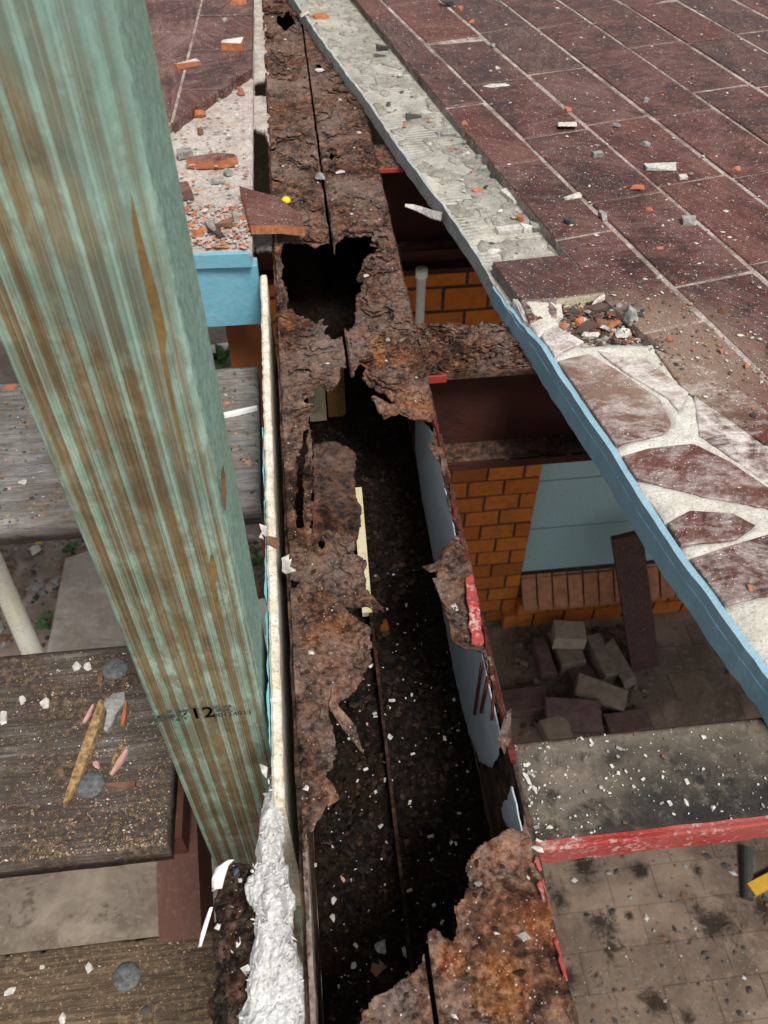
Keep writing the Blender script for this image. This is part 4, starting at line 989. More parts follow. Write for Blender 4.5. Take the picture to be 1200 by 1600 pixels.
v, f, mi = post_vf()
mesh_obj('post_body', v, f, None, post, False, [M_post, M_sawn], mi)
def post_patch(name, pts, mat):
    P = np.array([at_y(x, y, YP-.0006) for x, y in pts]); n = len(P)
    c = np.r_[P, P+[0, .0010, 0]]
    c[:n, 1] = YP-.0005; c[n:, 1] = YP+.0008
    return mesh_obj(name, c, [list(range(n)), list(range(n, 2*n))[::-1]]+[[i, (i+1) % n, n+(i+1) % n, n+i] for i in range(n)], mat, post)
post_patch('resin_streak', [(205, 300), (212, 330), (222, 372), (234, 415), (247, 460), (256, 500), (260, 525), (258, 548), (262, 575), (272, 625), (284, 680), (296, 735), (293, 735), (280, 685), (266, 628), (256, 580), (249, 548), (242, 512), (232, 470), (221, 425), (212, 380), (206, 340)], M_resin)
post_patch('resin_streak', [(329, 868), (333, 870), (338, 885), (340, 902), (337, 912), (341, 935), (348, 970), (345, 970), (336, 930), (331, 905), (327, 885)], M_resin)
post_patch('bark_patch', [(345, 742), (349, 728), (352, 745), (354, 772), (353, 800), (349, 792), (346, 770)], M_chip_brown)
# the ink stamp: figures and small print as flat lettering
def letters(txt, px, py, hpx, mat, name, wd=.62):
    cu = bpy.data.curves.new('t', 'FONT'); cu.body = txt; cu.size = 1.0; cu.resolution_u = 2
    to = bpy.data.objects.new('t', cu); COL.objects.link(to)
    bpy.context.view_layer.update()
    me = bpy.data.meshes.new_from_object(to.evaluated_get(bpy.context.evaluated_depsgraph_get()))
    vv = np.array([w.co[:] for w in me.vertices]); ff_ = [list(p.vertices) for p in me.polygons]
    bpy.data.objects.remove(to); bpy.data.curves.remove(cu); bpy.data.meshes.remove(me)
    p = at_y(px, py, YP); q = at_y(px, py-hpx, YP); s = (q[2]-p[2])/.72
    V = np.c_[p[0]+vv[:, 0]*s*wd, np.full(len(vv), YP-.0009), p[2]+vv[:, 1]*s]
    return mesh_obj(name, V, ff_, mat, post)
letters('12', 298, 1122, 17, M_ink, 'stamp', .86); letters('12', 298.7, 1122.3, 17, M_ink, 'stamp', .86); letters('12', 299.3, 1121.7, 17, M_ink, 'stamp', .86)
letters('00124011', 334, 1120, 6.5, M_ink, 'stamp', .86)
# worn small print: only broken dots of ink are left of it
dots = []
for x0_, x1_, y_, n_d in ((245, 292, 1116, 34), (262, 293, 1110, 22), (243, 290, 1122, 26), (331, 362, 1106, 22), (333, 362, 1111, 24), (246, 270, 1118, 22)):
    for q in range(n_d):
        xx_ = random.uniform(x0_, x1_); yy2 = y_-.045*(xx_-300)+random.uniform(-2.2, 2.2); p_ = at_y(xx_, yy2, YP); w_ = random.uniform(.0003, .0010); h_ = random.uniform(.0003, .0007)
        dots.append(box_vf(p_[0]-w_, p_[0]+w_, YP-.0008, YP+.0002, p_[2]-h_, p_[2]+h_))
mesh_obj('stamp', *merge(dots), M_inkpale, post)['kind'] = 'stuff'

# ================================================================== STAIR
st = empty('timber_stair', (-.4, .5, ZF)); tag(st, 'weathered timber stair treads bolted on brown steel, left of the beam', 'stair')
def tread(x0, x1, y0, y1, z, th, mat, s):
    A = np.r_[np.arange(x0, x1, .006), x1]; B = np.r_[np.arange(y0, y1, .006), y1]
    o = ragged('tread', A, B, lambda x, y: np.minimum(np.minimum(x-x0+.5, x1-x+.0012*fbm(x*0, y*50, 0, 3, s)), np.minimum(y-y0+.001*fbm(x*30, y*0, 0, 3, s), y1-y)), lambda a, b, h: (a, b, z+h),
               lambda a, b, f: .0009*fbm(a*8, b*90, 0, 3, s)+.0008*fbm(a*70, b*70, 0, 2, s+1)-.003*np.clip(1-f/.004, 0, 1)**2, th, mat, st)
    return o
t1 = tread(-1.05, -.0715, .709, .985, -.10, .032, M_tread_grey, 201)
t2 = tread(-1.1, -.1975, .376, .652, -.285, .032, M_tread_dark, 211)
t3 = tread(-1.1, -.11, .055, .343, -.47, .032, M_tread_brown, 221)
t1['label'] = 'silver grey upper tread'; t2['label'] = 'dark dirty middle tread with bolts and splinters'; t3['label'] = 'brown lower tread dusted with sawdust'
def bolt(px, py, z, r, par):
    c = at(px, py, z); n = 20; vv = []; ff_ = []
    for j, (rr, hh) in enumerate(((1.0, 0), (1.0, .10), (.93, .2), (.7, .29), (.4, .33))):
        for i in range(n): a = 2*math.pi*i/n; vv.append((c[0]+r*rr*math.cos(a), c[1]+r*rr*math.sin(a), z-.001+r*hh))
    for j in range(4): ff_ += [[j*n+i, j*n+(i+1) % n, (j+1)*n+(i+1) % n, (j+1)*n+i] for i in range(n)]
    ff_ += [list(range(4*n, 5*n)), list(range(n))[::-1]]
    return mesh_obj('bolt_head', vv, ff_, M_bolt, par, True)
bolt(180, 1045, -.285, .0165, t2); bolt(142, 1226, -.285, .0165, t2); bolt(198, 1526, -.47, .0165, t3)
bolt(-170, 1030, -.285, .0165, t2)
v, f = beam_vf((-.215, -.15, -.79), (-.215, .98, -.19), .052, .11)
mesh_obj('stringer', v, f, M_brown, st)
v, f = beam_vf((-1.02, -.15, -.79), (-1.02, .98, -.19), .052, .11)
mesh_obj('stringer', v, f, M_brown, st)
for y_, z_ in ((.50, -.317), (.19, -.502), (.84, -.132)): mesh_obj('tread_bracket', *box_vf(-.242, -.19, y_-.1, y_+.1, z_-.05, z_-.002), M_brown, st)
mesh_obj('stair_leg', *box_vf(-.245, -.195, -.2, -.14, ZF, -.80), M_brown, st)

# ================================================================== LOOSE THINGS
def chip(name, label, cat, px, py, z, L, W, T, rot, mat, n=6, seed=0, group=None, tilt=(0, 0), mats=None, box=False, parent=None):
    """A broken lump: uneven polygon with a smaller uneven top; L, W in photo pixels, T in metres."""
    r = random.Random(seed+int(px*7+py*3)); n = n if box else n+2; c = at(px, py, z); k = mpp(px, py, z)
    L *= k/2; W *= k*1.25/2
    P = []
    ca, sa = math.cos(rot), math.sin(rot)
    if mats is None:
        bm = bmesh.new(); T *= .8
        for i in range(20 if not box else 16):
            if box:
                x, y, zc = (r.choice((-1, 1))*r.uniform(.72, 1.0), r.choice((-1, 1))*r.uniform(.66, 1.0), r.choice((0, 1))*r.uniform(.75, 1.0))
            else:
                a = r.uniform(0, 6.283); q = r.uniform(.55, 1.1); zc = r.choice((0, 0, .5, .85, 1.0)); q *= (1-.35*zc); x, y = q*math.cos(a), q*math.sin(a)
            x, y = x*L, y*W; bm.verts.new((x*ca-y*sa, x*sa+y*ca, zc*T))
        bmesh.ops.convex_hull(bm, input=bm.verts); bmesh.ops.delete(bm, geom=[q for q in bm.verts if not q.link_faces], context='VERTS')
        bm.verts.index_update(); vv = np.array([q.co[:] for q in bm.verts]); ff_ = [[q.index for q in fc_.verts] for fc_ in bm.faces]; bm.free()
        vv[:, 2] += vv[:, 0]*tilt[0]+vv[:, 1]*tilt[1]; vv[:, 2] -= vv[:, 2].min(); vv += [c[0], c[1], z-.0008]
        o = mesh_obj(name, vv, ff_, mat, parent)
        if label: tag(o, label, cat, group)
        return o
    for i in range(n):
        a = 2*math.pi*(i+.5+r.uniform(-.25, .25))/n
        q = (1.25*r.uniform(.86, 1.1) if box else r.uniform(.72, 1.15)); P.append((L*q*math.cos(a), W*q*math.sin(a)))
    P = np.array([(x*ca-y*sa, x*sa+y*ca) for x, y in P]); s_in = r.uniform(.88, .97)
    lo = np.c_[P, np.zeros(n)]; hi = np.c_[P*s_in, T*np.array([r.uniform(.8, 1.15) for _ in range(n)])]
    vv = np.vstack([lo, hi]); vv[:, 2] += vv[:, 0]*tilt[0]+vv[:, 1]*tilt[1]; vv[:, 2] -= vv[:n, 2].min()
    vv += [c[0], c[1], z-.0008]
    ff_ = [list(range(n))[::-1], list(range(n, 2*n))]+[[i, (i+1) % n, n+(i+1) % n, n+i] for i in range(n)]
    o = mesh_obj(name, vv, ff_, mat, parent, False, mats, [1, 0]+[1]*n)
    if label: tag(o, label, cat, group)
    return o
W_, G_, D_, O_, B_ = M_chip_white, M_chip_grey, M_chip_dark, M_chip_orange, M_chip_brown
TT = ZT+.001
RG = 'loose debris on the right terrace'
right_chips = [
 ('plaster_chip', 'long pale mortar sliver lying on the tiles near the right edge', 'debris', 1032, 262, 52, 15, .007, -.6+.5, W_, 5, True),
 ('mortar_chip', 'blocky whitish mortar chunk on the upper middle tiles', 'debris', 886, 199, 33, 14, .009, -.15, W_, 4, True),
 ('plaster_chip', 'thin white plaster stick below the blocky whitish chunk', 'debris', 893, 308, 32, 9, .006, .2, W_, 4, True),
 ('mortar_chip', 'dark grey cube with a pale top, lowest of the small grey blocks', 'debris', 1076, 348, 25, 14, .011, -.05, G_, 4, True),
 ('stone', 'grey pointed pebble between two dark joints near the ledge corner', 'stone', 939, 340, 22, 17, .012, .6, G_, 5, False),
 ('stone', 'dark brown lump beside the pointed grey pebble', 'stone', 888, 349, 27, 16, .010, -.2, D_, 6, False),
 ('mortar_chip', 'small grey block midway between whitish chunk and plaster stick', 'debris', 933, 243, 17, 10, .009, 0, G_, 4, True),
 ('mortar_chip', 'small grey chip high on the right tiles', 'debris', 1010, 157, 17, 11, .007, .5, G_, 5, False),
 ('mortar_chip', 'grey mortar lump on a grout line above the long pale sliver', 'debris', 1009, 226, 22, 12, .007, -.6, G_, 5, False),
 ('terracotta_chip', 'orange half round chip left of the long pale sliver', 'chip', 996, 294, 27, 13, .007, .1, O_, 5, False),
 ('terracotta_chip', 'rounded orange chip at the far right of the tiles', 'chip', 1153, 265, 20, 13, .005, .3, O_, 7, False),
 ('terracotta_chip', 'small orange wedge on the upper middle tiles', 'chip', 888, 171, 17, 10, .006, -.5, O_, 4, False),
 ('terracotta_chip', 'orange chip just right of the half round one', 'chip', 1014, 329, 17, 8, .006, -.1, O_, 6, False),
 ('terracotta_chip', 'orange oval chip on the grout line above the debris hollow', 'chip', 1031, 388, 16, 7, .004, .05, O_, 7, False),
 ('terracotta_chip', 'orange chip lying right of the debris hollow', 'chip', 1046, 532, 15, 11, .006, .8, O_, 5, False),
 ('terracotta_chip', 'brown chip on soil up and right of the debris hollow', 'chip', 1129, 486, 13, 11, .006, .8, B_, 6, False),
 ('terracotta_chip', 'small orange pebble on the soil at the right', 'chip', 1124, 549, 11, 8, .005, .2, O_, 6, False),
 ('terracotta_chip', 'small orange chip nearest the mortar smears at the right', 'chip', 1166, 573, 12, 9, .005, .2, O_, 5, False),
 ('stone', 'dark grey block near the top frame edge on the right terrace', 'stone', 697, 8, 20, 12, .014, .1, D_, 4, True),
 ('terracotta_chip', 'orange wedge next to the dark block at the top', 'chip', 719, 14, 17, 9, .008, -.3, O_, 4, False),
 ('terracotta_chip', 'orange chip below the wedge at the top', 'chip', 737, 34, 12, 7, .006, -.3, O_, 5, False),
 ('plaster_chip', 'wide flat white flake on the tiles near the ledge', 'debris', 773, 134, 62, 11, .004, .08, W_, 7, False),
 ('stone', 'small dark stone on the upper left tiles', 'stone', 770, 72, 11, 9, .007, .3, G_, 6, False),
 ('plaster_chip', 'white flake right of the small dark stone', 'debris', 777, 106, 10, 9, .004, .3, W_, 5, False),
 ('mortar_chip', 'pale chip with a grey side on the second joint', 'debris', 962, 197, 20, 11, .006, -.4, G_, 5, False),
 ('plaster_chip', 'tiny white block under the long pale sliver', 'debris', 1067, 278, 15, 9, .006, 0, W_, 4, True),
 ('mortar_chip', 'pale oval chip on dust above the debris hollow', 'debris', 1029, 433, 12, 8, .005, 0, W_, 7, False),
 ('plaster_chip', 'white hooked flake on the soil right of the hollow', 'debris', 1157, 524, 17, 7, .003, -.2, W_, 6, False),
 ('stone', 'small black pebble in the white mortar smear', 'stone', 1177, 649, 13, 9, .006, -.2, D_, 7, False),
 ('terracotta_chip', 'orange scrap stuck on the lowest tile piece', 'chip', 1171, 918, 15, 13, .003, .4, O_, 7, False),
]
for i, (nm, lb, ct, x, y, L, Wd, T, rt_, mt, n, bx_) in enumerate(right_chips):
    chip(nm, lb, ct, x, y, TT, L, Wd, T, rt_, mt, n, i, RG, box=bx_)
LG = 'loose debris on the bare ledge'
ledge = [
 ('plaster_shard', 'long white plaster shard leaning along the tile step on the ledge', 'debris', 800, 309, 20, 40, .010, .35, W_, 4, True),
 ('plaster_shard', 'white rectangular plaster shard at the lower end of the ledge', 'debris', 795, 362, 46, 13, .010, .12, W_, 4, True),
 ('mortar_slab', 'flat grey mortar slab lying against the loose tile', 'debris', 828, 383, 66, 26, .008, .02, M_bed, 6, False),
 ('mortar_chip', 'thin cream wedge at the ledge rim above the loose tile', 'debris', 770, 394, 34, 9, .007, .05, W_, 4, False),
 ('terracotta_chip', 'orange sliver across the combed ledge', 'chip', 746, 299, 30, 8, .006, -.03, O_, 5, False),
 ('stone', 'upper grey stone of the pair by the tile step', 'stone', 748, 250, 20, 14, .012, .2, G_, 6, False),
 ('stone', 'lower grey stone of the pair by the tile step', 'stone', 755, 268, 22, 14, .012, .7, G_, 6, False),
 ('stone', 'small dark stone above the orange sliver', 'stone', 772, 276, 18, 14, .012, .2, D_, 6, False),
 ('mortar_chip', 'grey lump on the ledge beside the dark step', 'debris', 702, 213, 28, 12, .010, -.1, G_, 5, True),
 ('stone', 'dark flat stone in the middle of the upper ledge', 'stone', 645, 184, 26, 14, .010, .1, D_, 5, True),
 ('stone', 'dark block on the tile step near the top', 'stone', 598, 77, 22, 10, .012, 0, D_, 4, True),
 ('mortar_chip', 'grey block right of the white rectangular shard', 'debris', 840, 358, 26, 18, .014, .2, G_, 4, True),
 ('mortar_chip', 'whitish block touching the white rectangular shard', 'debris', 824, 360, 22, 15, .013, .1, W_, 5, True),
 ('terracotta_chip', 'orange lump tucked behind the white rectangular shard', 'chip', 812, 345, 18, 14, .012, .3, O_, 6, False),
 ('plaster_chip', 'small white stick left of the white rectangular shard', 'debris', 752, 356, 20, 5, .004, .02, W_, 4, True),
 ('terracotta_chip', 'orange rubble lump at the top of the ledge', 'chip', 500, 28, 36, 18, .012, .1, O_, 7, False),
 ('mortar_chip', 'cream lump beside the orange rubble at the top of the ledge', 'debris', 478, 24, 22, 12, .010, .4, W_, 5, False),
 ('terracotta_chip', 'orange bit on the tile lip halfway down the ledge', 'chip', 726, 193, 12, 9, .006, .4, O_, 6, False),
]
for i, (nm, lb, ct, x, y, L, Wd, T, rt_, mt, n, bx_) in enumerate(ledge):
    chip(nm, lb, ct, x, y, ZS if not lb.endswith(('halfway down the ledge', 'near the top')) else TT, L, Wd, T, rt_, mt, n, 50+i, LG, box=bx_)
# loose tile at the lower end of the ledge and its broken neighbour
P = poly([(770, 409), (884, 397), (945, 456), (871, 466), (815, 469)], ZT+.003)
M_tile_under = m_mortar('cream_tile_underside', (.50, .44, .32), (.60, .55, .43), (.36, .22, .12), 2)
M_tile_side = m_mortar('grey_tile_side', (.20, .17, .155), (.32, .28, .26), (.12, .09, .08), 2)
v, f = bevel_prism(P, ZS+.0015, ZT+.003, .0015)
PA = np.array(P); rev = 0.5*np.sum(PA[:, 0]*np.roll(PA[:, 1], -1)-np.roll(PA[:, 0], -1)*PA[:, 1]) < 0
PP_ = PA[::-1] if rev else PA; fi = int(np.argmin([np.hypot(*((PP_[i]+PP_[(i+1) % 5])/2-(PA[2]+PA[3])/2)) for i in range(5)]))
tag(mesh_obj('loose_tile', v, f, None, None, False, [M_tile, M_tile_under, M_tile_side], [1, 0]+[1 if i == fi else 2 for i in range(5)]+[0]*5), 'whole maroon tile with a cream edge lying loose above the debris hollow', 'tile')
P = poly([(815, 471), (858, 469), (871, 480), (870, 493), (828, 501)], ZT+.001); P = densify(np.vstack([P, P[:1]]), .008, .0015, 77)[:-1]
v, f = bevel_prism(P, ZS+.010, ZT+.000, .0015); n_ = len(P)
tag(mesh_obj('broken_tile', v, f, None, None, False, [M_tile_smear, M_chip_orange], [1, 0]+[1]*n_+[0]*n_), 'broken tile end with an orange core beside the loose whole tile', 'tile')
mesh_obj('mortar', *prism(poly([(806, 474), (875, 468), (880, 496), (835, 512), (818, 500)], ZS+.009), ZS+.0005, ZS+.0095), M_mortar, terr)
# rubble in the hollow
HG = 'shards in the debris hollow'
hollow = [(900, 492, 40, 18, .3, M_chip_brown), (930, 487, 46, 20, -.2, M_brickplum), (955, 497, 40, 22, .5, M_chip_brown), (985, 503, 24, 34, .1, M_chip_grey), (915, 515, 40, 16, .2, M_brickplum), (950, 520, 44, 14, .2, W_), (905, 506, 26, 16, .8, O_), (975, 523, 34, 14, .2, W_), (1000, 500, 22, 20, .3, D_), (935, 474, 30, 8, .4, W_), (998, 522, 26, 14, .3, O_), (925, 528, 38, 10, .05, W_), (940, 508, 36, 15, -.4, B_), (965, 484, 26, 14, .7, G_), (960, 510, 30, 14, .15, O_)]
names = ['terracotta brown shard at the left of the hollow', 'plum shard in the upper middle of the hollow', 'brown shard in the centre of the hollow', 'upright grey green stone at the right of the hollow', 'plum shard at the lower left of the hollow', 'white splinter low in the hollow', 'orange chunk at the left of the hollow', 'white splinter at the lower right of the hollow', 'black stone at the right rim of the hollow', 'white splinter high in the hollow under the loose tile', 'orange pebble at the right rim of the hollow', 'white splinter along the bottom of the hollow', 'brown shard overlapping the plum ones in the hollow', 'grey shard near the upper right of the hollow', 'orange shard beside the upright grey stone in the hollow']
for i, (x, y, L, Wd, r_, mt) in enumerate(hollow):
    chip('rubble_shard', names[i], 'debris', x, y, ZS+.002+.0022*(i % 5), L, Wd, .008 if i != 3 else .02, r_, mt, 5, 90+i, HG, tilt=(random.uniform(-.35, .35), random.uniform(-.3, .3)))
P = poly([(872, 478), (945, 466), (1015, 520), (1000, 538), (905, 540), (876, 505)], ZS)
npt = 700
bb = P.min(0), P.max(0); X = bb[0][0]+(bb[1][0]-bb[0][0])*rng.random(npt); Y = bb[0][1]+(bb[1][1]-bb[0][1])*rng.random(npt); ok = psd(X, Y, P) > -.006; X, Y = X[ok], Y[ok]
tag(crumbs('hollow_rubble', np.c_[X, Y, np.full(len(X), ZS+.001)+.006*rng.random(len(X))], (.0012, .006), [M_chip_brown, O_, G_, W_, M_brickplum, D_], [5, 2, 2, 1.5, 4, 2], flat=.6, tilt=.8), 'crumbled tile and mortar filling the hollow')
# crumbs over the right terrace
def scatter_px(n, x0, x1, y0, y1, z, test=None):
    px = x0+(x1-x0)*rng.random(n); py = y0+(y1-y0)*rng.random(n)
    p = np.array([at(a, b, z) for a, b in zip(px, py)])
    if test is not None: p = p[test(px, py, p)]
    return p
onright = lambda px, py, p: ((p[:, :2]-A1) @ nA > .004) & ((p[:, :2]-B1) @ nB > -.02) & (psd(p[:, 0], p[:, 1], out_poly) > .01)
p = scatter_px(3600, 520, 1260, -40, 640, ZT+.0005, onright)
tag(crumbs('terrace_crumbs', p, (.0004, .0030), [W_, M_grout, O_, G_, D_, M_sawdust], [6, 4, 2, 2, 2, 1], flat=.5, aspect=1.8), 'fine pale and orange crumbs strewn over the right tiles')
p = scatter_px(900, 880, 1240, 450, 660, ZT+.001, lambda px, py, p: ((p[:, :2]-B1) @ nB > -.025) & (rng.random(len(p)) < np.clip(1.25-np.hypot(px-1030, (py-530)*1.4)/190, .05, 1)))
tag(crumbs('soil_crumbs', p, (.0004, .0026), [M_chip_brown, O_, D_, W_, M_sawdust], [6, 1.2, 2, 1.2, 3], flat=.6), 'soil crumbs around the debris hollow')
onledge = lambda px, py, p: ((p[:, :2]-A1) @ nA < -.004) & (psd(p[:, 0], p[:, 1], out_poly) > .006) & (p[:, 1] > at(790, 405, ZS)[1])
p = scatter_px(2600, 440, 870, -10, 400, ZS+.0015, onledge)
wgt = rng.random(len(p)) < .16+.84*np.clip(1+((p[:, :2]-A1) @ nA)/.05, 0, 1)
tag(crumbs('ledge_crumbs', p[wgt], (.0006, .0058), [W_, G_, D_, O_, M_grout], [4, 5, 2, 1.5, 3], flat=.6, tilt=.5), 'mortar crumbs along the tile step on the ledge')

# left terrace debris
LT = 'loose debris on the left terrace'
TL_ = ZL-.006
OM = [M_tile_left, M_chip_orange]
lz = ZL-.007
chip('broken_tile', 'long orange edged tile fragment on bare mortar, beside the green post', 'tile', 332, 259, lz, 84, 18, .015, .05, None, 5, 3, LT, mats=OM, tilt=(0, .12))
chip('broken_tile', 'square orange sided tile stub near the top of the left terrace', 'tile', 366, 77, ZL+.006, 40, 14, .017, 0, None, 4, 4, LT, mats=[M_mortar, M_chip_orange], box=True)
chip('broken_tile', 'stick shaped tile offcut with an orange end on the left tiles', 'tile', 293, 104, ZL+.006, 40, 10, .010, .35, None, 4, 5, LT, mats=[M_bed_left, M_chip_orange], box=True)
chip('broken_tile', 'maroon tile corner partly hidden behind the green post', 'tile', 286, 305, lz, 30, 34, .014, .05, None, 4, 6, LT, mats=[M_tile_left, M_brickplum], box=True)
chip('terracotta_chip', 'orange lump on the broken diagonal tile edge', 'chip', 313, 181, lz, 24, 16, .014, .2, O_, 7, 7, LT)
chip('terracotta_chip', 'orange lump where the broken tile edge meets the beam side', 'chip', 375, 145, lz, 15, 14, .013, .2, O_, 7, 8, LT)
chip('stone', 'olive stone on the bare mortar of the left terrace', 'stone', 313, 207, lz, 12, 13, .011, .2, B_, 5, 9, LT)
chip('mortar_chip', 'pale grey block by the green post above the long fragment', 'debris', 288, 243, lz, 26, 16, .014, .3, G_, 4, 10, LT, box=True)
chip('mortar_chip', 'grey lump at the right end of the long fragment', 'debris', 357, 271, lz, 20, 11, .010, 0, G_, 6, 11, LT)
chip('mortar_chip', 'flat grey chip below the long fragment', 'debris', 340, 284, lz, 22, 9, .006, 0, G_, 4, 12, LT, box=True)
chip('mortar_chip', 'standing pale mortar stick in the orange rubble heap', 'debris', 330, 358, lz+.004, 12, 24, .013, .3, G_, 4, 13, LT, box=True)
chip('stone', 'dark lump in the orange rubble heap', 'stone', 343, 370, lz+.003, 18, 12, .013, .3, D_, 6, 14, LT)
chip('terracotta_chip', 'large orange flake in the rubble heap beside the post', 'chip', 312, 366, lz+.002, 28, 18, .010, .3, O_, 7, 15, LT)
chip('mortar_chip', 'grey brown bar in the orange rubble heap', 'debris', 349, 352, lz+.003, 30, 10, .010, .3, M_chip_brown, 4, 16, LT, box=True)
chip('mortar_chip', 'grey lump beside the tilted tile', 'debris', 368, 343, lz+.003, 14, 20, .012, .3, G_, 5, 17, LT)
chip('terracotta_chip', 'orange rubble lying at the very top beside the beam', 'chip', 375, 6, ZL+.006, 38, 12, .014, 0, O_, 7, 18, LT)
chip('mortar_chip', 'small grey lump on the far left tiles', 'debris', 351, 33, ZL+.006, 13, 9, .009, .3, G_, 5, 19, LT)
p = scatter_px(900, 270, 392, 318, 388, lz+.001, lambda px, py, p: (p[:, 0] < LX-.004) & (p[:, 1] > fe+.004))
tag(crumbs('orange_rubble', p, (.0010, .0052), [O_, M_chip_pink, M_grout, G_, M_bed_left], [4, 3, 2, 1.5, 5], flat=.5, tilt=.5), 'crushed terracotta rubble at the near end of the left terrace')
p = scatter_px(900, 240, 395, 0, 330, ZL-.003, lambda px, py, p: p[:, 0] < LX-.004)
tag(crumbs('terrace_crumbs', p, (.0006, .0042), [W_, O_, G_, M_bed_left], [3, 2.5, 2, 4], flat=.5, tilt=.4), 'pale and orange crumbs over the left terrace')
# tilted broken tile bridging slab and beam
P = poly([(378, 322), (436, 326), (472, 346), (477, 366), (440, 370), (395, 381)], .022); P = densify(np.vstack([P, P[:1]]), .012, .0015, 88)[:-1]
v, f = bevel_prism(P, 0, .014, .0014); v = np.array(v); c = P.mean(0)
v[:, 2] += .0405-(v[:, 0]-P[:, 0].min())*.24
n_ = len(P)
tag(mesh_obj('broken_tile', v, f, None, None, False, [M_tile, M_chip_orange], [1, 0]+[1]*n_+[0]*n_), 'tilted maroon tile piece with orange edge bridging left terrace and beam', 'tile')
# yellow plug and pale bits on the beam
c = at(447, 313, .006); vv = []; ff_ = []; n = 14
for j, (rr, hh) in enumerate(((.72, 0), (1, .35), (1, .8), (.72, 1.15), (.3, 1.3))):
    for i in range(n): a = 2*math.pi*i/n; vv.append((c[0]+.0072*rr*math.cos(a), c[1]+.0072*rr*math.sin(a), .002+.0072*hh))
for j in range(4): ff_ += [[j*n+i, j*n+(i+1) % n, (j+1)*n+(i+1) % n, (j+1)*n+i] for i in range(n)]
ff_ += [list(range(4*n, 5*n)), list(range(n))[::-1]]
tag(mesh_obj('plastic_plug', vv, ff_, M_yellow, None, True), 'small bright yellow plastic plug on the rusted beam', 'plug')
BG = 'pale chips on the rusted beam'
chip('mortar_chip', 'white chip touching the yellow plug', 'debris', 433, 315, .003, 20, 8, .006, 0, W_, 5, 21, BG)
chip('mortar_chip', 'pale round lump at the seam right of the yellow plug', 'debris', 500, 277, .004, 18, 15, .010, 0, G_, 7, 22, BG)
chip('plaster_chip', 'white flake across the seam near the small rust hole', 'debris', 531, 269, .004, 18, 7, .004, .3, W_, 6, 23, BG)
chip('plaster_chip', 'white flake at the seam near the top of the beam', 'debris', 499, 110, .004, 18, 7, .006, .2, W_, 6, 24, BG)
chip('rust_lump', 'brown rust lump left of the seam above the yellow plug', 'debris', 478, 261, .004, 20, 14, .007, 0, M_rust_scale, 7, 25, BG)
for (x, y, L, Wd, r_, mt, lb) in ((609, 1151, 11, 9, .2, W_, 'white chip on the grit beside the inner ridge'), (521, 1407, 12, 14, .1, W_, 'square white chip on the grit at the left'), (520, 1434, 13, 12, .1, W_, 'cream chip below the square white one on the grit'), (595, 1480, 26, 20, .2, M_chip_grey, 'ragged pale scrap deep in the near end of the beam'), (590, 1510, 26, 24, .1, M_chip_brown, 'red brown tile scrap deep in the near end of the beam'), (632, 1487, 8, 18, .1, W_, 'thin white shard near the brown tile scrap'), (490, 1352, 14, 10, .5, W_, 'white chip beside the torn left edge'), (552, 1508, 12, 10, .4, W_, 'small white chip left of the brown tile scrap')):
    w = at(x, y, ZB+.012); chip('paint_chip', lb, 'debris', x, y, ZB+.006+float(hbot(np.array([w[0]]), np.array([w[1]]), 0)[0]), L, Wd, .003, r_, mt, 5, int(x), 'chips inside the beam')
NG = 'white flakes on the near joist'
for (x, y, L, Wd, r_, lb) in ((1099, 1151, 11, 8, .1, 'oval white flake near the far edge of the near joist'), (1072, 1253, 6, 15, .1, 'upright white flake on the dark side of the near joist'), (939, 1231, 10, 9, .2, 'white flake in the middle of the near joist'), (836, 1233, 9, 14, .4, 'white flake beside the beam on the near joist'), (840, 1325, 24, 9, -.6, 'large white flake at the red corner of the near joist'), (859, 1292, 16, 5, .1, 'white sliver above the red corner of the near joist'), (1115, 1261, 9, 6, .1, 'small white flake right of the upright one on the near joist'), (823, 1215, 10, 22, .3, 'bent white strip on the beam side of the near joist')):
    chip('paint_flake', lb, 'flake', x, y, -.0015, L, Wd, .0022, r_, W_, 6, int(x), NG)

# on the treads
SG = 'scraps on the middle tread'
def stick(pts, z, w, h, mat, label, name='splinter', cat='splinter', group=SG):
    c = [at(x, y, z) for x, y in pts]; n = len(c); vv = []; ff_ = []
    d = np.array(c[-1])-np.array(c[0]); d /= np.linalg.norm(d); s_ = np.array([-d[1], d[0], 0])
    for i, p in enumerate(c):
        ww = w[i]/2
        for a, b in ((-1, 0), (1, 0), (.8, 1), (-.7, 1)): q = p+s_*ww*a; vv.append((q[0], q[1], z-.0005+h*b))
    for i in range(n-1): ff_ += [[i*4+q, i*4+(q+1) % 4, i*4+4+(q+1) % 4, i*4+4+q] for q in range(4)]
    ff_ += [[0, 1, 2, 3], [n*4-1, n*4-2, n*4-3, n*4-4]]
    return tag(mesh_obj(name, vv, ff_, mat), label, cat, group)
z2 = -.2845
stick([(160, 1098), (152, 1125), (138, 1165), (122, 1210), (110, 1240), (102, 1258)], z2, [.010, .014, .016, .014, .010, .003], .006, M_splinter, 'long tan timber splinter on the middle tread')
stick([(197, 1098), (195, 1118), (192, 1135)], z2, [.004, .006, .005], .005, M_chip_orange, 'short orange splinter right of the grey scrap')
stick([(199, 1172), (188, 1190), (174, 1212)], z2, [.004, .009, .003], .004, M_chip_pink, 'pink paint splinter on the middle tread')
stick([(192, 1165), (182, 1180), (177, 1195)], z2, [.003, .007, .004], .004, M_splinter, 'short tan splinter beside the pink one')
stick([(167, 1228), (190, 1229), (212, 1226)], z2, [.004, .009, .007], .005, M_chip_brown, 'red brown splinter right of the lower bolt')
stick([(146, 1102), (138, 1118), (131, 1130)], z2, [.003, .006, .003], .003, M_chip_pink, 'thin pink sliver left of the tan splinter')
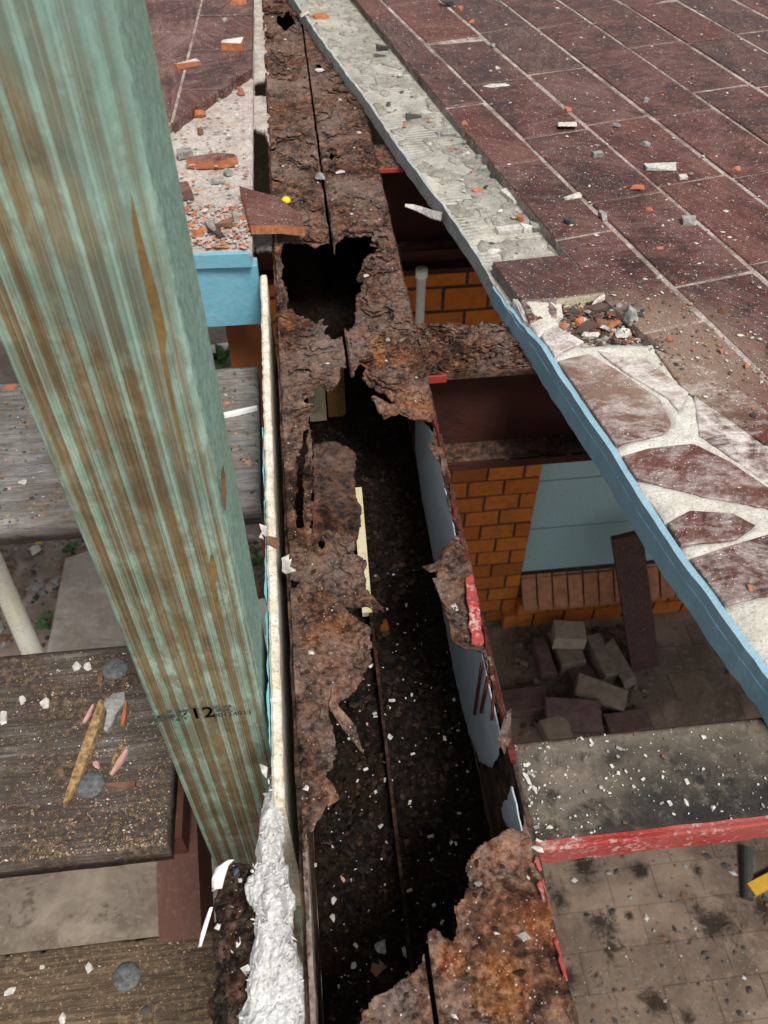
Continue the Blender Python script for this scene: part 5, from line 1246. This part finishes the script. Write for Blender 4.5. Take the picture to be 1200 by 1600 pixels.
P = poly([(162, 1100), (178, 1086), (196, 1083), (197, 1098), (186, 1112), (178, 1130), (168, 1147), (163, 1142), (168, 1115)], z2); 
tag(mesh_obj('mortar_scrap', *bevel_prism(P, z2-.0005, z2+.005, .001), M_chip_grey), 'torn grey fibre scrap at the head of the tan splinter', 'scrap', SG)
for (x, y, L, Wd, r_, mt, lb) in ((120, 1040, 20, 18, .4, W_, 'round white flake left of the upper bolt'), (136, 1041, 14, 16, .3, W_, 'small white flake next to the round one'), (35, 1093, 14, 20, .3, W_, 'white flake on the far left of the middle tread'), (69, 1098, 18, 22, .4, W_, 'ragged white flake left of the thin pink sliver'), (6, 1120, 16, 28, .2, W_, 'white curled flake at the left frame edge'), (150, 1195, 12, 16, .5, M_chip_pink, 'pale pink flake near the tan splinter'), (94, 1205, 18, 12, .3, M_chip_brown, 'brown bark chip left of the tan splinter'), (155, 1060, 10, 18, .2, M_chip_brown, 'reddish chip beside the upper bolt')):
    chip('paint_flake', lb, 'flake', x, y, z2, L, Wd, .003, r_, mt, 6, int(x), SG)
z3_ = -.4695
for (x, y, L, Wd, r_, mt, lb) in ((140, 1512, 16, 16, .4, W_, 'white flake left of the bolt on the lower tread'), (15, 1550, 26, 12, .5, W_, 'white flake at the left edge of the lower tread'), (97, 1592, 12, 18, .2, W_, 'white flake at the bottom of the lower tread'), (226, 1578, 22, 13, .3, D_, 'dark knot of bark below the bolt on the lower tread'), (66, 1511, 12, 8, .2, W_, 'small white flake near the far edge of the lower tread')):
    chip('paint_flake', lb, 'flake', x, y, z3_, L, Wd, .003, r_, mt, 6, int(x), 'scraps on the lower tread')
z1_ = -.0995
stick([(345, 652), (372, 646), (402, 639)], z1_, [.007, .008, .006], .005, M_white, 'white painted stick on the upper tread', 'painted_stick', 'stick', None)
for (x, y, L, Wd, r_, mt, lb) in ((36, 752, 18, 12, -.4, W_, 'pale curl on the upper tread left of the post'), (388, 722, 16, 12, .2, M_sawdust, 'yellowish leaf on the upper tread'), (352, 630, 16, 10, .2, O_, 'orange bit beside the white stick on the upper tread'), (18, 605, 30, 14, .1, O_, 'orange scrap at the left end of the upper tread'), (67, 803, 14, 14, .3, M_sawdust, 'pale brown chip at the near edge of the upper tread')):
    chip('paint_flake', lb, 'flake', x, y, z1_, L, Wd, .003, r_, mt, 6, int(x), 'scraps on the upper tread')
def tread_dust(n, x0, x1, y0, y1, z, nm, lab, wt, smax=.0022, bias=1.0):
    X = x0+(x1-x0)*rng.random(n)**(1/(bias**1.5)); Y = y0+(y1-y0)*rng.random(n)**bias
    tag(crumbs(nm, np.c_[X, Y, np.full(n, z)], (.0003, smax), [M_sawdust, W_, M_chip_brown, M_chip_pink, D_], wt, flat=.5, aspect=2.0), lab)
tread_dust(7000, -.5, -.20, .38, .645, -.2848, 'sawdust', 'sawdust and paint specks on the middle tread', [8, 1.3, 2.5, .3, 3], .0013, 1.6)
tread_dust(5500, -.5, -.115, .07, .34, -.4698, 'sawdust', 'sawdust on the lower tread', [8, .7, 3, .2, 3], .0013, 1.0)
tread_dust(2600, -.5, -.075, .712, .98, -.0998, 'sawdust', 'specks and grit on the upper tread', [4, 1, 4, .4, 4], .0026, 1.0)

# below: pavers in a heap, the leaning plank, yellow tool, pipe, slab on the ground
HPG = 'loose pavers heaped on the floor below'
def paver(px, py, z, L, W, T, rz, mat, label, tilt=0.0, tx=0.0):
    c = at(px, py, z+T/2); r_ = random.Random(int(px*3+py)); q_ = lambda: r_.uniform(-.008, .008); vv, ff_ = bevel_prism(densify(np.array([(-L/2+q_(), -W/2+q_()), (L/2+q_(), -W/2+q_()), (L/2+q_(), W/2+q_()), (-L/2+q_(), W/2+q_()), (-L/2, -W/2)]), .03, .005, int(px))[:-1], -T/2, T/2, .005)
    R_ = Matrix.Rotation(rz, 3, 'Z') @ Matrix.Rotation(tilt, 3, 'Y') @ Matrix.Rotation(tx, 3, 'X')
    vv = np.array([list(R_ @ Vector(q)) for q in vv]); vv = vv-[0, 0, vv[:, 2].min()]+[c[0], c[1], z]
    return tag(mesh_obj('loose_paver', vv, ff_, mat), label, 'paver', HPG)
zf = ZF+.012
paver(818, 1098, zf, .25, .13, .07, .05, M_brickplum, 'plum paver lying flat at the left of the heap')
paver(893, 1122, zf, .27, .16, .075, -.12, M_brickplum, 'broad grey plum paver at the front of the heap', 0, .35)
paver(935, 1088, zf, .25, .12, .075, -.42, M_brickgrey, 'brown paver slanting across the middle of the heap', .1, .3)
paver(885, 1018, zf, .13, .20, .10, .08, M_brickgrey, 'upright brown block under the pale cube')
paver(888, 992, zf+.10, .155, .12, .085, -.15, m_flat('pale_paver', (.27, .22, .17), .25, 20), 'pale cube on top of the heap')
paver(937, 1030, zf, .085, .25, .10, .12, M_brickgrey, 'narrow paver standing on edge behind the slanting one', .15)
paver(966, 1040, zf, .08, .24, .10, .25, M_brickgrey, 'paver on edge leaning towards the plank', -.35)
paver(848, 1030, zf, .075, .22, .09, .02, M_brickplum, 'dark paver on edge at the back left of the heap')
paver(980, 1130, zf, .22, .12, .06, .03, M_brickplum, 'dark flat paver at the right front of the heap')
paver(868, 1142, zf, .13, .12, .075, .2, M_brickgrey, 'small brown paver at the near left of the heap', 0, .2)
paver(905, 1050, zf, .12, .16, .05, .3, M_brickplum, 'flat dark paver in the gap of the heap')
p = scatter_px(320, 800, 1010, 980, 1150, zf)
tag(crumbs('heap_grit', p, (.004, .020), [M_brickgrey, M_brickplum, M_chip_brown, M_joint], [3, 3, 2, 3], flat=.6, tilt=.6, box=True), 'broken paver bits round the heap on the floor below')
pb_ = at(1006, 1045, zf); pt_ = at_y(978, 838, WY-.14)
v, f = beam_vf(pb_+np.array([0, 0, .01]), pt_, .145, .035, (0, 1, 0))
v = np.array(v); v[:, 2] += max(0, zf-v[:, 2].min())
tag(mesh_obj('timber_plank', v, f, M_plank), 'dark plum timber plank leaning on the sill below the terrace', 'plank')
yt0, yt1 = at(1172, 1392, zf+.02), at(1260, 1345, zf+.02)
tl_ = empty('hand_tool', (yt0[0], yt0[1], zf)); tag(tl_, 'yellow handled tool with a black end on the floor at the right edge', 'tool')
mesh_obj('handle', *beam_vf(yt0, yt1, .055, .04), M_yellow_tool, tl_)
mesh_obj('head', *tube_vf(yt0+np.array([-.02, -.03, -.01]), yt0+np.array([.06, .18, 0]), .025), D_, tl_)
p0, p1 = at(-45, 800, -2.2), at(75, 1075, -2.75)
pp = empty('waste_pipe', (p1[0], p1[1], ZF)); tag(pp, 'cream plastic waste pipe slanting down below the treads at the left', 'pipe')
dv_ = (p1-p0)/np.linalg.norm(p1-p0); p2 = p1+dv_*((ZF-p1[2])/dv_[2])
mesh_obj('pipe_body', *tube_vf(p0-dv_*.6, p2, .046, None, 20), M_pvc, pp, True)
P = poly([(105, 880), (190, 850), (260, 860), (300, 1100), (160, 1120), (70, 1060)], ZF)
tag(mesh_obj('concrete_slab', *bevel_prism(P, ZF-.01, ZF+.05, .01), M_slab), 'broken pale concrete slab on the earth below the treads', 'slab')
P = poly([(-900, 1220), (420, 1180), (480, 1900), (-1000, 2400)], ZF)
tag(mesh_obj('concrete_path', *bevel_prism(P, ZF-.02, ZF+.02, .004), M_concrete), 'worn grey brown concrete path under the stair', kind='structure')
pt = empty('plant_pot', tuple(at(412, 975, ZF))); tag(pt, 'white round pot on the ground, glimpsed beside the green post', 'pot')
c = at(412, 975, ZF+.15); vv = []; ff_ = []; n = 24
for (rr, hh) in ((.08, 0), (.11, .12), (.125, .22), (.118, .225), (.10, .12), (.07, .10)):
    for i in range(n): a = 2*math.pi*i/n; vv.append((c[0]+rr*math.cos(a), c[1]+rr*math.sin(a), ZF-.01+hh))
for j in range(5): ff_ += [[j*n+i, j*n+(i+1) % n, (j+1)*n+(i+1) % n, (j+1)*n+i] for i in range(n)]
ff_ += [list(range(n))[::-1], list(range(5*n, 6*n))]
mesh_obj('pot_body', vv, ff_, M_white, pt, True)
# small weeds and stones on the earth at the left
def leaves(name, px, py, label, n=26, size=.05, mat=None):
    b = at(px, py, ZF); e = empty(name, tuple(b)); tag(e, label, 'plant'); V, F = [], []
    for i in range(n):
        a = rng.random()*6.28; el = .3+rng.random()*.9; L = size*(.6+rng.random()*.8); d = np.array([math.cos(a)*math.cos(el), math.sin(a)*math.cos(el), math.sin(el)]); s_ = np.array([-math.sin(a), math.cos(a), 0])*L*.28
        o0 = b+np.array([rng.normal()*size*.5, rng.normal()*size*.5, -.005]); k_ = len(V)
        V += [o0, o0+d*L*.5+s_, o0+d*L, o0+d*L*.5-s_]; F.append([k_, k_+1, k_+2, k_+3])
    mesh_obj('leaf_cluster', V, F, mat or M_leaf, e)['kind'] = 'stuff'; return e
leaves('weed', 75, 975, 'small green weed beside the cream pipe'); leaves('weed', 108, 858, 'green weed at the edge of the pale slab', 20, .045)
leaves('weed', 345, 560, 'green plant far below under the blue fascia board', 40, .10)
leaves('weed', 395, 880, 'weed between the green post and the white sheet', 24, .06)
chip('fallen_fruit', 'small yellow fruit on the earth below the upper tread', 'fruit', 60, 845, ZF-.012, 12, 12, .035, 0, M_yellow, 8, 1)
c0, c1 = at(345, 546, ZF+.03), at(390, 540, ZF+.03)
tag(mesh_obj('ground_pipe', *tube_vf(c0+(c0-c1)*.3, c1+(c1-c0)*.4, .045, None, 14), M_white, None, True), 'pale pipe lying on the ground under the left terrace', 'pipe')
p = scatter_px(700, -60, 430, 830, 1010, ZF-.012); 
tag(crumbs('ground_stones', p, (.006, .045), [M_chip_grey, M_chip_brown, D_, M_brickgrey, W_], [3, 4, 3, 3, .6], flat=.6), 'stones and litter on the bare earth')
p = scatter_px(260, 860, 1300, 1330, 1640, ZF+.012)
tag(crumbs('floor_grit', p, (.003, .014), [M_chip_grey, M_chip_brown, D_, W_], [2, 3, 5, 1], flat=.5), 'grit on the paved floor below')
